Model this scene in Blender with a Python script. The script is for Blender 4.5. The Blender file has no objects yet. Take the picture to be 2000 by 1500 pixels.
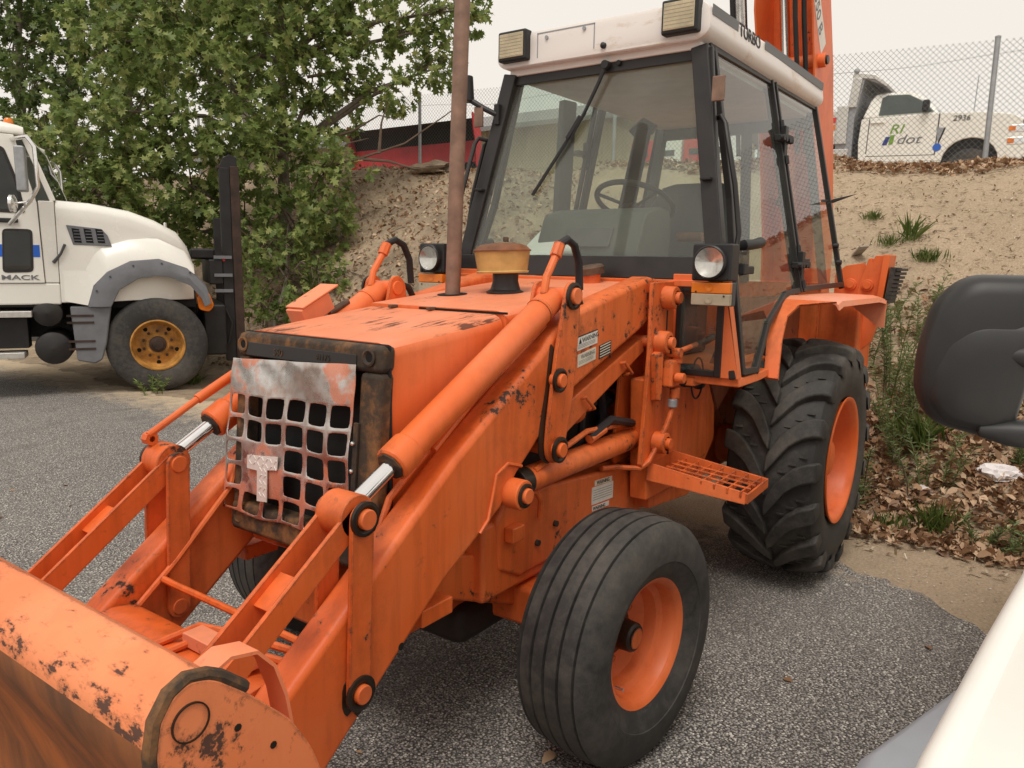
import bpy, bmesh, math, random
import numpy as np
from mathutils import Vector, Matrix
R=math.radians
sc=bpy.context.scene
col=sc.collection
# ---------------------------------------------------------------- camera, sky, sun, exposure
def cam_axes(yaw,pitch,roll):
    f=Vector((math.cos(yaw)*math.cos(pitch),math.sin(yaw)*math.cos(pitch),-math.sin(pitch)))
    r=Vector((math.sin(yaw),-math.cos(yaw),0)); d=f.cross(r)
    c,s=math.cos(roll),math.sin(roll)
    return r*c+d*s, -(d*c-r*s), f
cd=bpy.data.cameras.new('camera'); cam=bpy.data.objects.new('camera',cd); col.objects.link(cam)
r_,u_,f_=cam_axes(R(215.636),R(9.118),R(-0.933))
m=Matrix((r_,u_,-f_)).transposed().to_4x4(); m.translation=Vector((2.2299,1.8835,1.6707)); cam.matrix_world=m
cd.sensor_width=36; cd.lens=1505.4/2000*36; cd.clip_start=.02; cd.clip_end=500
sc.camera=cam
w=bpy.data.worlds.new('World'); sc.world=w; w.use_nodes=True
nt=w.node_tree; bg=nt.nodes['Background']
SUN_EL,SUN_AZ=R(62),R(20)      # azimuth measured from +X towards +Y
sky=nt.nodes.new('ShaderNodeTexSky'); sky.sky_type='NISHITA'; sky.sun_disc=False
sky.sun_elevation=SUN_EL; sky.sun_rotation=R(90)-SUN_AZ; sky.air_density=1.5; sky.dust_density=6
hs=nt.nodes.new('ShaderNodeHueSaturation'); hs.inputs['Saturation'].default_value=.15
mx=nt.nodes.new('ShaderNodeMix'); mx.data_type='RGBA'; mx.inputs[0].default_value=.93
mx.inputs[7].default_value=(8.4,7.85,7.15,1)      # even overcast
nt.links.new(sky.outputs[0],hs.inputs['Color']); nt.links.new(hs.outputs[0],mx.inputs[6]); nt.links.new(mx.outputs[2],bg.inputs['Color'])
bg.inputs['Strength'].default_value=.095
sl=bpy.data.lights.new('sun','SUN'); sl.energy=1.5; sl.angle=R(25); sl.color=(1,.95,.88)
so=bpy.data.objects.new('sun',sl); col.objects.link(so)
sv=Vector((math.cos(SUN_EL)*math.cos(SUN_AZ),math.cos(SUN_EL)*math.sin(SUN_AZ),math.sin(SUN_EL)))
so.rotation_euler=sv.to_track_quat('Z','Y').to_euler(); so.location=(0,0,20)
vs=sc.view_settings; vs.view_transform='Standard'; vs.look='None'; vs.exposure=0.27; vs.gamma=1
# ---------------------------------------------------------------- mesh helper
class MB:
    def __init__(s): s.v=[]; s.f=[]
    def add(s,vs,fs):
        o=len(s.v); s.v+=[tuple(p) for p in vs]; s.f+=[tuple(i+o for i in f) for f in fs]; return s
    def box(s,c,d,rot=None):
        M=rot if rot is not None else Matrix.Identity(3)
        vs=[Vector(c)+M@Vector((sx*d[0]/2,sy*d[1]/2,sz*d[2]/2)) for sx in(-1,1) for sy in(-1,1) for sz in(-1,1)]
        return s.add(vs,[(0,1,3,2),(4,6,7,5),(0,4,5,1),(2,3,7,6),(0,2,6,4),(1,5,7,3)])
    def bb(s,x0,x1,y0,y1,z0,z1): return s.box(((x0+x1)/2,(y0+y1)/2,(z0+z1)/2),(abs(x1-x0),abs(y1-y0),abs(z1-z0)))
    def bar(s,p0,p1,w,h,up=(0,0,1)):
        p0=Vector(p0); p1=Vector(p1); d=(p1-p0); L=d.length; d.normalize()
        sd=d.cross(Vector(up)); sd.normalize(); uu=sd.cross(d)
        return s.box((p0+p1)/2,(L,w,h),Matrix((d,sd,uu)).transposed())
    def prism(s,poly,a0,a1,ax='y'):
        # poly of 2D points in the two other axes (x,z) for y; (y,z) for x; (x,y) for z
        def P(p,a): return (p[0],a,p[1]) if ax=='y' else ((a,p[0],p[1]) if ax=='x' else (p[0],p[1],a))
        n=len(poly); vs=[P(p,a0) for p in poly]+[P(p,a1) for p in poly]
        fs=[tuple(range(n)),tuple(range(2*n-1,n-1,-1))]+[(i,i+n,(i+1)%n+n,(i+1)%n) for i in range(n)]
        return s.add(vs,fs)
    def loft(s,secs,cap=True,close=True):
        n=len(secs[0]); vs=[p for q in secs for p in q]; fs=[]
        for k in range(len(secs)-1):
            for i in range(n if close else n-1):
                j=(i+1)%n; fs.append((k*n+i,k*n+j,(k+1)*n+j,(k+1)*n+i))
        if cap: fs.append(tuple(range(n-1,-1,-1))); fs.append(tuple(range((len(secs)-1)*n,len(secs)*n)))
        return s.add(vs,fs)
    def tube(s,pts,r,n=10,cap=True):
        pts=[Vector(p) for p in pts]; rs=r if isinstance(r,(list,tuple)) else [r]*len(pts)
        secs=[]; a=None
        for i,p in enumerate(pts):
            t=(pts[min(i+1,len(pts)-1)]-pts[max(i-1,0)]).normalized()
            if a is None:
                a=t.orthogonal().normalized()
            else: a=(a-t*a.dot(t)).normalized()
            b=t.cross(a)
            secs.append([p+(a*math.cos(k*2*math.pi/n)+b*math.sin(k*2*math.pi/n))*rs[i] for k in range(n)])
        return s.loft(secs,cap)
    def cyl(s,p0,p1,r,n=20,r1=None): return s.tube([p0,p1],[r,r if r1 is None else r1],n)
    def lathe(s,prof,o,ax,n=32,closed=False):
        # prof: (distance along axis, radius)
        o=Vector(o); t=Vector(ax).normalized(); a=t.orthogonal().normalized(); b=t.cross(a)
        secs=[[o+t*h+(a*math.cos(k*2*math.pi/n)+b*math.sin(k*2*math.pi/n))*max(r,1e-4) for k in range(n)] for h,r in prof]
        if closed: secs.append(secs[0])
        return s.loft(secs,False)
    def build(s,name,mat,parent=None,bev=0,smooth=True,ang=35,seg=2,flip=False):
        me=bpy.data.meshes.new(name); me.from_pydata(s.v,[],s.f)
        bm=bmesh.new(); bm.from_mesh(me)
        bmesh.ops.remove_doubles(bm,verts=bm.verts,dist=1e-5)
        bmesh.ops.recalc_face_normals(bm,faces=bm.faces)
        ca=math.radians(ang)
        for e in bm.edges:
            if len(e.link_faces)!=2 or e.calc_face_angle(0)>ca: e.smooth=False
        for f in bm.faces: f.smooth=smooth
        bm.to_mesh(me); bm.free()
        o=bpy.data.objects.new(name,me); col.objects.link(o)
        if mat is not None: me.materials.append(M[mat] if isinstance(mat,str) else mat)
        if parent is not None: o.parent=parent
        if bev:
            b=o.modifiers.new('bevel','BEVEL'); b.width=bev; b.segments=seg; b.limit_method='ANGLE'; b.angle_limit=math.radians(40); b.harden_normals=True
        return o
def raw(name,v,f,mat,parent=None,smooth=False):
    me=bpy.data.meshes.new(name); me.from_pydata(v,[],f); me.validate()
    if smooth: me.polygons.foreach_set('use_smooth',[True]*len(me.polygons))
    o=bpy.data.objects.new(name,me); col.objects.link(o); me.materials.append(M[mat])
    if parent is not None: o.parent=parent
    return o
def thing(name,label,cat,loc=(0,0,0),rz=0,group=None):
    o=bpy.data.objects.new(name,None); col.objects.link(o); o.location=loc; o.rotation_euler=(0,0,rz); o.empty_display_size=.2
    o['label']=label; o['category']=cat
    if group: o['group']=group
    return o
def tag(o,label,cat,group=None):
    o['label']=label; o['category']=cat
    if group: o['group']=group
    return o
def struct(o): o['kind']='structure'; return o
def stuff(o): o['kind']='stuff'; return o
def text(name,s,size,mat,parent,origin,xdir,ydir,ext=.0006,shear=0,sx=1.0,bold=0.):
    cu=bpy.data.curves.new(name,'FONT'); cu.body=s; cu.size=size; cu.extrude=ext; cu.shear=shear; cu.offset=bold
    t=bpy.data.objects.new(name,cu); col.objects.link(t)
    bpy.context.view_layer.update()
    me=bpy.data.meshes.new_from_object(t.evaluated_get(bpy.context.evaluated_depsgraph_get()))
    bpy.data.objects.remove(t); bpy.data.curves.remove(cu)
    X=Vector(xdir).normalized(); Y=Vector(ydir).normalized(); Z=X.cross(Y)
    A=Matrix((X*sx,Y,Z)).transposed().to_4x4(); A.translation=Vector(origin); me.transform(A)
    me.name=name; me.materials.clear(); me.materials.append(M[mat])
    o=bpy.data.objects.new(name,me); col.objects.link(o); o.parent=parent
    return o
# ---------------------------------------------------------------- materials
M={}
class NT:
    def __init__(s,name):
        s.m=bpy.data.materials.new(name); s.m.use_nodes=True; s.t=s.m.node_tree; s.b=s.t.nodes['Principled BSDF']; s.out=s.t.nodes['Material Output']; M[name]=s.m
        s.pos=None
    def n(s,ty,**k):
        q=s.t.nodes.new(ty)
        for a,b in k.items():
            if a=='i':
                for x,y in b.items(): q.inputs[x].default_value=y
            else: setattr(q,a,b)
        return q
    def l(s,a,b): s.t.links.new(a,b)
    def P(s,obj=True):
        if s.pos is None:
            tc=s.n('ShaderNodeTexCoord'); s.pos=tc.outputs['Object'] if obj else s.n('ShaderNodeNewGeometry').outputs['Position']
        return s.pos
    def scale(s,v):
        mp=s.n('ShaderNodeMapping'); mp.inputs['Scale'].default_value=v; s.l(s.P(),mp.inputs[0]); return mp.outputs[0]
    def noise(s,sc_,det=4,rough=.55,vec=None,out='Fac'):
        q=s.n('ShaderNodeTexNoise',i={'Scale':sc_,'Detail':det,'Roughness':rough}); s.l(vec if vec is not None else s.P(),q.inputs['Vector']); return q.outputs[out]
    def ramp(s,fac,stops,interp='LINEAR'):
        q=s.n('ShaderNodeValToRGB'); q.color_ramp.interpolation=interp; e=q.color_ramp.elements
        while len(e)<len(stops): e.new(.5)
        for k,(p,c) in enumerate(stops): e[k].position=p; e[k].color=(c if len(c)==4 else (*c,1)) if hasattr(c,'__len__') else (c,c,c,1)
        s.l(fac,q.inputs[0]); return q.outputs[0]
    def mix(s,fac,a,b,mode='MIX'):
        q=s.n('ShaderNodeMix',data_type='RGBA',blend_type=mode)
        for v,i in((fac,0),(a,6),(b,7)):
            if isinstance(v,(int,float)): q.inputs[i].default_value=v
            elif isinstance(v,tuple): q.inputs[i].default_value=(*v,1) if len(v)==3 else v
            else: s.l(v,q.inputs[i])
        return q.outputs[2]
    def math(s,op,a,b=0.,clamp=False):
        q=s.n('ShaderNodeMath',operation=op,use_clamp=clamp)
        for v,i in((a,0),(b,1)):
            if isinstance(v,(int,float)): q.inputs[i].default_value=v
            else: s.l(v,q.inputs[i])
        return q.outputs[0]
    def set(s,**k):
        for a,b in k.items():
            nm={'color':'Base Color','rough':'Roughness','metal':'Metallic','spec':'Specular IOR Level','normal':'Normal','coat':'Coat Weight','trans':'Transmission Weight','alpha':'Alpha'}[a]
            if isinstance(b,(int,float)): s.b.inputs[nm].default_value=b
            elif isinstance(b,tuple): s.b.inputs[nm].default_value=(*b,1)
            else: s.l(b,s.b.inputs[nm])
        return s
    def bump(s,h,st=.3,d=.01):
        q=s.n('ShaderNodeBump',i={'Strength':st,'Distance':d}); s.l(h,q.inputs['Height']); s.l(q.outputs[0],s.b.inputs['Normal']); return s
def paint(name,c,fade,chip=.6,edge=True,stretch=None,chipcol=(.055,.03,.022),rough=.48,streak=.35,scale=1.0,rustc=(.22,.075,.03)):
    t=NT(name)
    big=t.noise(2.2*scale,3); base=t.mix(t.ramp(big,[(.35,0),(.7,1)]),c,fade)
    st=t.noise(6,4,.6,t.scale((3.5,3.5,.35))); base=t.mix(t.math('MULTIPLY',t.ramp(st,[(.46,0),(.70,1)]),streak),base,tuple(x*.45 for x in c))
    dn=t.noise(3.7,7,.72); base=t.mix(t.math('MULTIPLY',t.ramp(dn,[(.50,0),(.72,1)]),.25+streak*.55),base,(c[0]*.36,c[1]*.42,c[2]*.6))
    n1=t.noise(26*scale,6,.68,t.scale(stretch) if stretch else None); n2=t.noise(3.1*scale,3)
    thr=t.math('ADD',n1,t.math('MULTIPLY',t.math('SUBTRACT',n2,.55),.95))
    if edge:
        bv=t.n('ShaderNodeBevel',samples=3,i={'Radius':.014}); ge=t.n('ShaderNodeNewGeometry')
        dp=t.n('ShaderNodeVectorMath',operation='DOT_PRODUCT'); t.l(bv.outputs[0],dp.inputs[0]); t.l(ge.outputs['Normal'],dp.inputs[1])
        ed=t.math('SUBTRACT',1.0,dp.outputs['Value'],True)
        thr=t.math('ADD',thr,t.math('MULTIPLY',t.math('MINIMUM',ed,.35),.85))
    ch=t.ramp(thr,[(chip,0),(chip+.025,1)]); halo=t.ramp(thr,[(chip-.09,0),(chip+.01,1)])
    base=t.mix(t.math('MULTIPLY',halo,.55),base,rustc); colr=t.mix(ch,base,chipcol)
    t.set(color=colr,rough=t.mix(ch,t.ramp(big,[(0,rough-.07),(1,rough+.1)]),(.85,.85,.85)),spec=.42)
    t.bump(t.math('SUBTRACT',t.math('MULTIPLY',t.noise(9,2),.25),ch),.25,.003); return t
OR=(.74,.132,.022); ORF=(.78,.185,.052)
paint('orange',OR,ORF,.76)
paint('orange_worn',OR,ORF,.66,streak=.38)
paint('orange_faded',(.84,.30,.165),(.84,.25,.11),.70,edge=False,rough=.42,streak=.1)
paint('orange_hood_top',(.84,.30,.165),(.82,.225,.09),.53,edge=False,stretch=(.22,1.3,1),rough=.4,streak=.0,scale=1.0,chipcol=(.16,.055,.03))
paint('orange_shade',(.30,.075,.028),(.18,.06,.03),.62,streak=.6)  # darker orange, the shade inside the wheelhouse painted in
paint('orange_clean',OR,(.80,.20,.07),.80,edge=False,rough=.42,streak=.15)
paint('bucket_paint',(.80,.215,.075),(.84,.28,.12),.585,rough=.5,streak=.1,scale=1.5,stretch=(1.4,.55,1.2),chipcol=(.10,.045,.03))
def simple(name,c,rough=.5,metal=0,spec=.4,var=.25,sc_=8,bump=0,bsc=60,bd=.002):
    t=NT(name); n=t.noise(sc_,5,.6)
    t.set(color=t.mix(t.ramp(n,[(.3,0),(.7,1)]),tuple(x*(1-var) for x in c),tuple(min(1,x*(1+var)) for x in c)),metal=metal,spec=spec)
    t.set(rough=t.ramp(n,[(.2,max(.02,rough-.08)),(.8,min(1,rough+.1))]))
    if bump: t.bump(t.noise(bsc,4,.6),bump,bd)
    return t
simple('black_frame',(.022,.019,.018),.42,spec=.45)
simple('black_plastic',(.02,.02,.021),.5,bump=.08,bsc=400,bd=.0005)
simple('mirror_plastic',(.024,.0235,.0235),.42,var=.1,sc_=4,bump=.06,bsc=500,bd=.0004)
simple('black_void',(.006,.006,.006),.9,var=.1)
def rub(name,c,dust_veil,bsc,bs):
    t=NT(name); d=t.ramp(t.math('ADD',t.math('MULTIPLY',t.noise(2.5,4),.6),t.math('MULTIPLY',t.noise(22,6,.75),.5)),[(.48,0),(.72,1)])
    sc2=t.ramp(t.noise(9,6,.8,t.scale((1,4,1))),[(.62,0),(.70,1)])
    cc=t.mix(t.math('MULTIPLY',d,dust_veil),c,(.21,.185,.155)); cc=t.mix(t.math('MULTIPLY',sc2,.3),cc,(.15,.14,.13))
    t.set(color=cc,rough=t.ramp(d,[(0,.62),(1,.9)]),spec=.3); t.bump(t.noise(bsc,5,.7),bs,.0015)
rub('rubber',(.036,.035,.034),.38,110,.25)
rub('rubber_lug',(.042,.040,.038),.50,70,.35)
simple('hose',(.02,.019,.02),.5)
simple('chrome',(.82,.82,.82),.10,1.0,var=.04)
simple('grease',(.022,.015,.010),.38,var=.5)
simple('mesh_steel',(.15,.15,.15),.6,.2,var=.2)
simple('galv',(.36,.37,.38),.5,.5,var=.15,sc_=12)
simple('white_paint',(.80,.78,.73),.32,var=.03,sc_=3,spec=.5)
simple('white_truck',(.80,.78,.72),.25,var=.025,sc_=2,spec=.5)
simple('roof_cream',(.78,.73,.68),.42,var=.05,sc_=4)
simple('grey_trim',(.16,.165,.18),.5,var=.12)
simple('grey_light',(.30,.31,.33),.45,var=.1)
simple('arch_grey',(.36,.39,.43),.4,var=.06)
simple('grey_dark',(.07,.07,.075),.5,var=.15)
simple('dash_grey',(.085,.09,.085),.6,var=.12)
simple('seat_black',(.085,.085,.085),.65,var=.15)
simple('headliner',(.50,.47,.42),.8,var=.1)
simple('paper',(.78,.78,.76),.6,var=.05)
simple('ink',(.02,.02,.02),.6,var=.1)
simple('ink_dim',(.16,.16,.15),.6,var=.2)
simple('sticker',(.74,.71,.64),.5,var=.08,sc_=30)
simple('sticker_worn',(.66,.60,.48),.6,var=.18,sc_=30)
simple('cream_band',(.14,.14,.14),.5,var=.1)
simple('amber',(.75,.19,.015),.2,var=.15,spec=.6)
simple('lens_clear',(.42,.35,.25),.25,var=.2,spec=.6)
simple('lamp_glass_old',(.46,.39,.25),.22,var=.22,sc_=14,spec=.7)
simple('silver',(.80,.79,.77),.2,.9,var=.12,sc_=30)
simple('stack_rust',(.24,.15,.11),.6,.35,var=.3,sc_=14,bump=.2,bsc=120,bd=.001)
simple('bowl_yellow',(.50,.33,.12),.35,var=.2,sc_=12)
simple('bowl_lid',(.20,.075,.03),.5,var=.4,sc_=16)
simple('cap_brown',(.10,.062,.04),.65,var=.3,sc_=30)
simple('engine_dark',(.03,.022,.018),.7,var=.5)
simple('rust_wheel',(.42,.20,.045),.55,var=.45,sc_=10)
simple('red_plow',(.55,.04,.045),.4,var=.2,sc_=3)
simple('red_plastic',(.55,.05,.04),.4,var=.1)
simple('blue_decal',(.02,.12,.55),.4,var=.05)
simple('green_decal',(.18,.33,.05),.4,var=.05)
simple('navy_decal',(.03,.05,.22),.4,var=.05)
simple('red_decal',(.6,.04,.03),.4,var=.05)
simple('wood_grey',(.34,.30,.25),.8,var=.25,sc_=20)
simple('plastic_bag',(.72,.68,.68),.4,var=.08)
simple('mast_black',(.014,.013,.013),.5,var=.4)
simple('mast_rust',(.045,.025,.018),.7,var=.6,sc_=6)
simple('wall_tan',(.47,.41,.27),.8,var=.08,sc_=2)
simple('roof_grey',(.24,.235,.23),.7,var=.06,sc_=1.5)
simple('alu_tread',(.62,.60,.56),.38,.7,var=.12,sc_=20)
simple('bark',(.19,.155,.125),.9,var=.35,sc_=14,bump=.5,bsc=40,bd=.01)
simple('twig',(.12,.085,.06),.9,var=.3)
def glass(name,tint,dust_veil=.1,veil_col=(.42,.42,.38),ior=1.5):  # grey diffuse share paints in sky-reflection haze together with a dirt film
    t=NT(name); tr=t.n('ShaderNodeBsdfTransparent'); tr.inputs[0].default_value=(*tint,1)
    gl=t.n('ShaderNodeBsdfGlossy'); gl.inputs['Roughness'].default_value=.015
    ge=t.n('ShaderNodeNewGeometry'); dp=t.n('ShaderNodeVectorMath',operation='DOT_PRODUCT'); t.l(ge.outputs['Normal'],dp.inputs[0]); t.l(ge.outputs['Incoming'],dp.inputs[1]); f0=((ior-1)/(ior+1))**2
    fr=t.math('ADD',f0,t.math('MULTIPLY',t.math('POWER',t.math('SUBTRACT',1.0,t.math('ABSOLUTE',dp.outputs['Value']),True),5.0),1-f0),True)
    df=t.n('ShaderNodeBsdfDiffuse'); df.inputs[0].default_value=(*veil_col,1)
    m1=t.n('ShaderNodeMixShader'); m2=t.n('ShaderNodeMixShader')
    t.l(t.ramp(t.noise(3,4),[(.3,dust_veil*.6),(.75,dust_veil*1.4)]),m1.inputs[0]); t.l(tr.outputs[0],m1.inputs[1]); t.l(df.outputs[0],m1.inputs[2])
    t.l(fr,m2.inputs[0]); t.l(m1.outputs[0],m2.inputs[1]); t.l(gl.outputs[0],m2.inputs[2]); t.l(m2.outputs[0],t.out.inputs[0])
glass('windshield_glass',(.88,.92,.885),.065,(.60,.59,.54))
glass('door_glass',(.80,.88,.84),.05,ior=1.8)
glass('truck_glass',(.22,.27,.27),.08)
glass('lens_glass',(.9,.9,.88),.04)
def alu(name):
    t=NT(name); n=t.noise(5,3,.5)
    t.set(color=t.mix(t.ramp(t.noise(9,5,.65),[(.45,0),(.7,1)]),(.66,.64,.62),(.44,.30,.24)),metal=t.ramp(t.noise(6,4,.6),[(.50,.95),(.56,.25)]),rough=t.ramp(t.noise(20,4),[(.3,.20),(.8,.42)])); t.bump(n,.3,.01)
    bc=t.b.inputs['Base Color'].links[0].from_socket; t.set(color=t.mix(t.ramp(t.noise(6,4,.6),[(.50,0),(.56,.8)]),bc,(.60,.17,.07)))  # orange patches put the reflection of orange paint into the sheet's colour
alu('bent_aluminium')
t=NT('cast_rust'); a=t.noise(7,6,.7); t.set(color=t.ramp(a,[(.36,(.022,.020,.019)),(.50,(.06,.040,.026)),(.62,(.20,.095,.038)),(.75,(.30,.15,.06))]),rough=.75,spec=.3); t.bump(t.noise(60,5,.65),.4,.003)
t=NT('bucket_inside'); a=t.noise(5,5,.65,t.scale((1,1,.25))); b_=t.noise(40,5,.6)
t.set(color=t.mix(t.ramp(a,[(.35,0),(.62,1)]),(.13,.055,.025),(.40,.13,.035)),rough=.62); t.bump(b_,.25,.003)
t=NT('roof_white'); a=t.noise(5,5,.7,t.scale((1,1,2.5))); t.set(color=t.mix(t.ramp(a,[(.56,0),(.78,.75)]),(.78,.73,.69),(.50,.30,.10)),rough=.4)
t=NT('diamond_plate'); wv=t.n('ShaderNodeTexWave',i={'Scale':40,'Distortion':0}); t.l(t.P(),wv.inputs[0]); t.set(color=(.74,.71,.67),metal=.25,rough=.45); t.bump(wv.outputs['Fac'],.15,.002)
# leaves: front, back lit
def leaf(name,c1,c2,c3,tr=.3):
    t=NT(name); ge=t.n('ShaderNodeNewGeometry'); rp=ge.outputs['Random Per Island']
    cc=t.ramp(rp,[(0,c1),(.55,c2),(1,c3)]); t.set(color=cc,rough=.5,spec=.35)
    tl=t.n('ShaderNodeBsdfTranslucent'); t.l(cc,tl.inputs[0]); ms=t.n('ShaderNodeMixShader'); ms.inputs[0].default_value=tr
    t.l(t.b.outputs[0],ms.inputs[1]); t.l(tl.outputs[0],ms.inputs[2]); t.l(ms.outputs[0],t.out.inputs[0])
leaf('oak_leaf',(.12,.175,.050),(.21,.28,.080),(.42,.45,.165),.45)
leaf('dark_leaf',(.075,.12,.034),(.12,.17,.05),(.19,.24,.075),.42)
leaf('grass_leaf',(.12,.20,.04),(.20,.29,.07),(.36,.38,.15),.35)
leaf('weed_leaf',(.12,.17,.06),(.18,.24,.09),(.27,.31,.14),.35)
leaf('dead_leaf',(.15,.075,.04),(.36,.21,.115),(.60,.43,.28),.1)
leaf('chips',(.20,.14,.09),(.38,.29,.19),(.60,.52,.40),.0)
leaf('gravel_stone',(.16,.15,.14),(.34,.31,.27),(.72,.67,.59),.0)
# ================================================================ backhoe loader (X forward, Y left, Z up)
BH=thing('backhoe_loader','worn orange backhoe loader with white cab roof parked on the gravelly asphalt','backhoe loader')
PI=math.pi
def rr(poly,r,n=4):
    # round the corners of a 2D polygon
    out=[]; N=len(poly)
    for i in range(N):
        p=Vector(poly[i]); a=Vector(poly[i-1])-p; b=Vector(poly[(i+1)%N])-p
        rad=min(r,a.length*.45,b.length*.45); p0=p+a.normalized()*rad; p1=p+b.normalized()*rad
        for k in range(n+1):
            t=k/n; q=p0*(1-t)**2+p*2*t*(1-t)+p1*t*t; out.append((q.x,q.y))
    return out
def stad(p0,p1,w,n=8):
    # stadium outline between two 2D points
    a=Vector(p0); b=Vector(p1); an=math.atan2(b.y-a.y,b.x-a.x); o=[]
    for k in range(n+1): t=an-PI/2+PI*k/n; o.append((b.x+w*math.cos(t),b.y+w*math.sin(t)))
    for k in range(n+1): t=an+PI/2+PI*k/n; o.append((a.x+w*math.cos(t),a.y+w*math.sin(t)))
    return o
def pin(x,z,y0,y1,s,r=.026,wash=.045,mat='orange_clean',grease=True,parent=None):
    # y1 is the outer end
    p=MB().cyl((x,s*y0,z),(x,s*y1,z),r,18).build('pin',mat,parent or BH,.004)
    if grease: MB().lathe([(0,r),(0,wash),(.010,wash),(.012,wash*.8),(.006,r)],(x,s*(y1-.022),z),(0,s,0),20).build('grease_ring','grease',p)
    return p
# --- chassis
MB().bb(-.86,.30,.285,.395,.52,.80).build('frame_rail','orange',BH,.02)
MB().bb(-.86,.30,-.395,-.285,.52,.80).build('frame_rail','orange',BH,.02)
for s in(1,-1):
    MB().prism([(.24,.80),(.20,.86),(-.05,.862),(-.84,.79),(-.86,.56),(.10,.56),(.22,.62)],s*.30,s*.405).build('side_frame','orange_worn',BH,.016,seg=3)
    MB().prism([(.62,.80),(.50,.755),(-.22,.53),(-.22,.42),(.05,.42),(.50,.61),(.66,.70)],s*.22,s*.355).build('axle_support','orange_worn',BH,.01)
    MB().bb(.13,.20,s*.405,s*.445,.72,.775).build('stop_block','orange',BH,.006)
    MB().tube([(.06,s*.41,.86),(.04,s*.425,.865),(.015,s*.43,.83),(.01,s*.425,.76)],.011,8).build('lug_hook','orange',BH)
    MB().cyl((-.12,s*.40,.70),(-.12,s*.418,.70),.012,8).cyl((.0,s*.40,.66),(.0,s*.418,.66),.012,8).build('frame_bolt','cast_rust',BH)
MB().bb(-.2,.62,-.21,.21,.42,.62).build('front_bolster','orange_worn',BH,.02)
MB().bar((0,-.62,.43),(0,.62,.43),.13,.15).build('front_axle','orange_worn',BH,.02)
for s in(1,-1): MB().cyl((0,s*.60,.30),(0,s*.60,.55),.05).build('kingpin','grease',BH,.005)
MB().bb(-.15,.25,-.26,.26,.30,.44).build('sump','engine_dark',BH,.04)
# engine block seen in the gap under the loader arm
e=MB().bb(-.80,.50,-.24,.24,.62,1.25).build('engine_block','engine_dark',BH,.03)
for k in range(5): MB().cyl((-.70+.16*k,.24,1.02),(-.70+.16*k,.31,1.10),.03,10).build('injector','engine_dark',e)
MB().tube([(-.62,.27,.86),(-.66,.30,1.0),(-.60,.31,1.15),(-.50,.29,1.3)],.022,8).build('engine_hose','hose',BH)
MB().tube([(-.50,.30,1.30),(-.47,.31,1.12),(-.44,.32,.95),(-.25,.33,.90)],.016,8).build('engine_hose','hose',BH)
MB().cyl((-.42,.30,1.05),(-.30,.31,1.20),.05,14).build('oil_filter','orange_worn',BH,.006)
# --- hood
def hood_sec(x,hw,zt,zb,r=.045,n=5):
    o=[(x,hw,zb)]
    for k in range(n+1):
        a=PI/2*k/n; o.append((x,hw-r+r*math.cos(a),zt-r+r*math.sin(a)))
    for k in range(n+1):
        a=PI/2+PI/2*k/n; o.append((x,-hw+r+r*math.cos(a),zt-r+r*math.sin(a)))
    o.append((x,-hw,zb)); return o
def hood(name,x0,x1,hw0,hw1,z0,z1,zb0,zb1,m1,m2):
    o=MB().loft([hood_sec(x0,hw0,z0,zb0),hood_sec(x1,hw1,z1,zb1)]).build(name,m1,BH,ang=25)
    me=o.data; me.materials.append(M[m2])
    for p in me.polygons:
        if p.normal.z>.5: p.material_index=1
    return o
hood('front_hood',.66,.128,.325,.335,1.430,1.488,.80,.86,'orange_clean','orange_hood_top')
hood('rear_hood',.122,-.85,.345,.36,1.500,1.585,1.32,1.36,'orange_clean','orange_faded')
MB().bb(.121,.127,-.05,.350,1.489,1.4965).build('hood_shade_line','black_void',BH)  # black strip painted as the shadow line where the two hoods meet
for y in(-.17,.02): MB().box((.135,y,1.494),(.045,.018,.012)).build('hood_latch','cap_brown',BH,.003)
MB().bb(.655,.672,-.335,.335,.80,1.428).build('hood_gasket','black_void',BH,.02)
# --- radiator frame, leaning forward at the foot
def gx(z): return .695+.055*(1.42-z)/.62
def gp(y,z,d=0.): return (gx(z)+d,y,z)
def gframe(y0,y1,z0,z1,d0,d1,name,mat,bev=.012):
    vs=[gp(y,z,d) for d in(d0,d1) for y,z in((y0,z0),(y1,z0),(y1,z1),(y0,z1))]
    return MB().add(vs,[(3,2,1,0),(4,5,6,7),(0,1,5,4),(1,2,6,5),(2,3,7,6),(3,0,4,7)]).build(name,mat,BH,bev)
GT=gframe(-.335,.335,1.345,1.425,-.06,0,'radiator_frame_top','cast_rust',.018)
gframe(-.28,.235,1.352,1.395,0,.004,'cast_name_panel','black_frame',.002)
gframe(.245,.335,.80,1.348,-.06,0,'radiator_frame_side','cast_rust',.018)
gframe(-.335,-.27,.80,1.348,-.06,0,'radiator_frame_side','cast_rust',.018)
gframe(-.335,.335,.765,.865,-.06,.006,'radiator_frame_foot','cast_rust',.02)
gframe(-.27,.245,.86,1.35,-.058,-.05,'radiator_core','black_void',0)
for y,z in((-.30,1.385),(.285,1.39),(-.29,.815),(.285,.815)):
    MB().lathe([(0,.012),(0,.024),(.006,.026),(.008,.020),(.002,.013)],gp(y,z,.0),(1,0,.09),18).build('frame_boss','cast_rust',BH)
    MB().cyl(gp(y,z,-.004),gp(y,z,.0025),.014,14).build('bolt_hole','black_void',BH)
text('cast_numbers','550',.030,'cast_rust',BH,gp(-.14,1.362,.0042),(0,1,0),(-.09,0,1),.002)
text('cast_numbers','41175',.026,'cast_rust',BH,gp(.06,1.366,.0042),(0,1,0),(-.09,0,1),.002)
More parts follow.
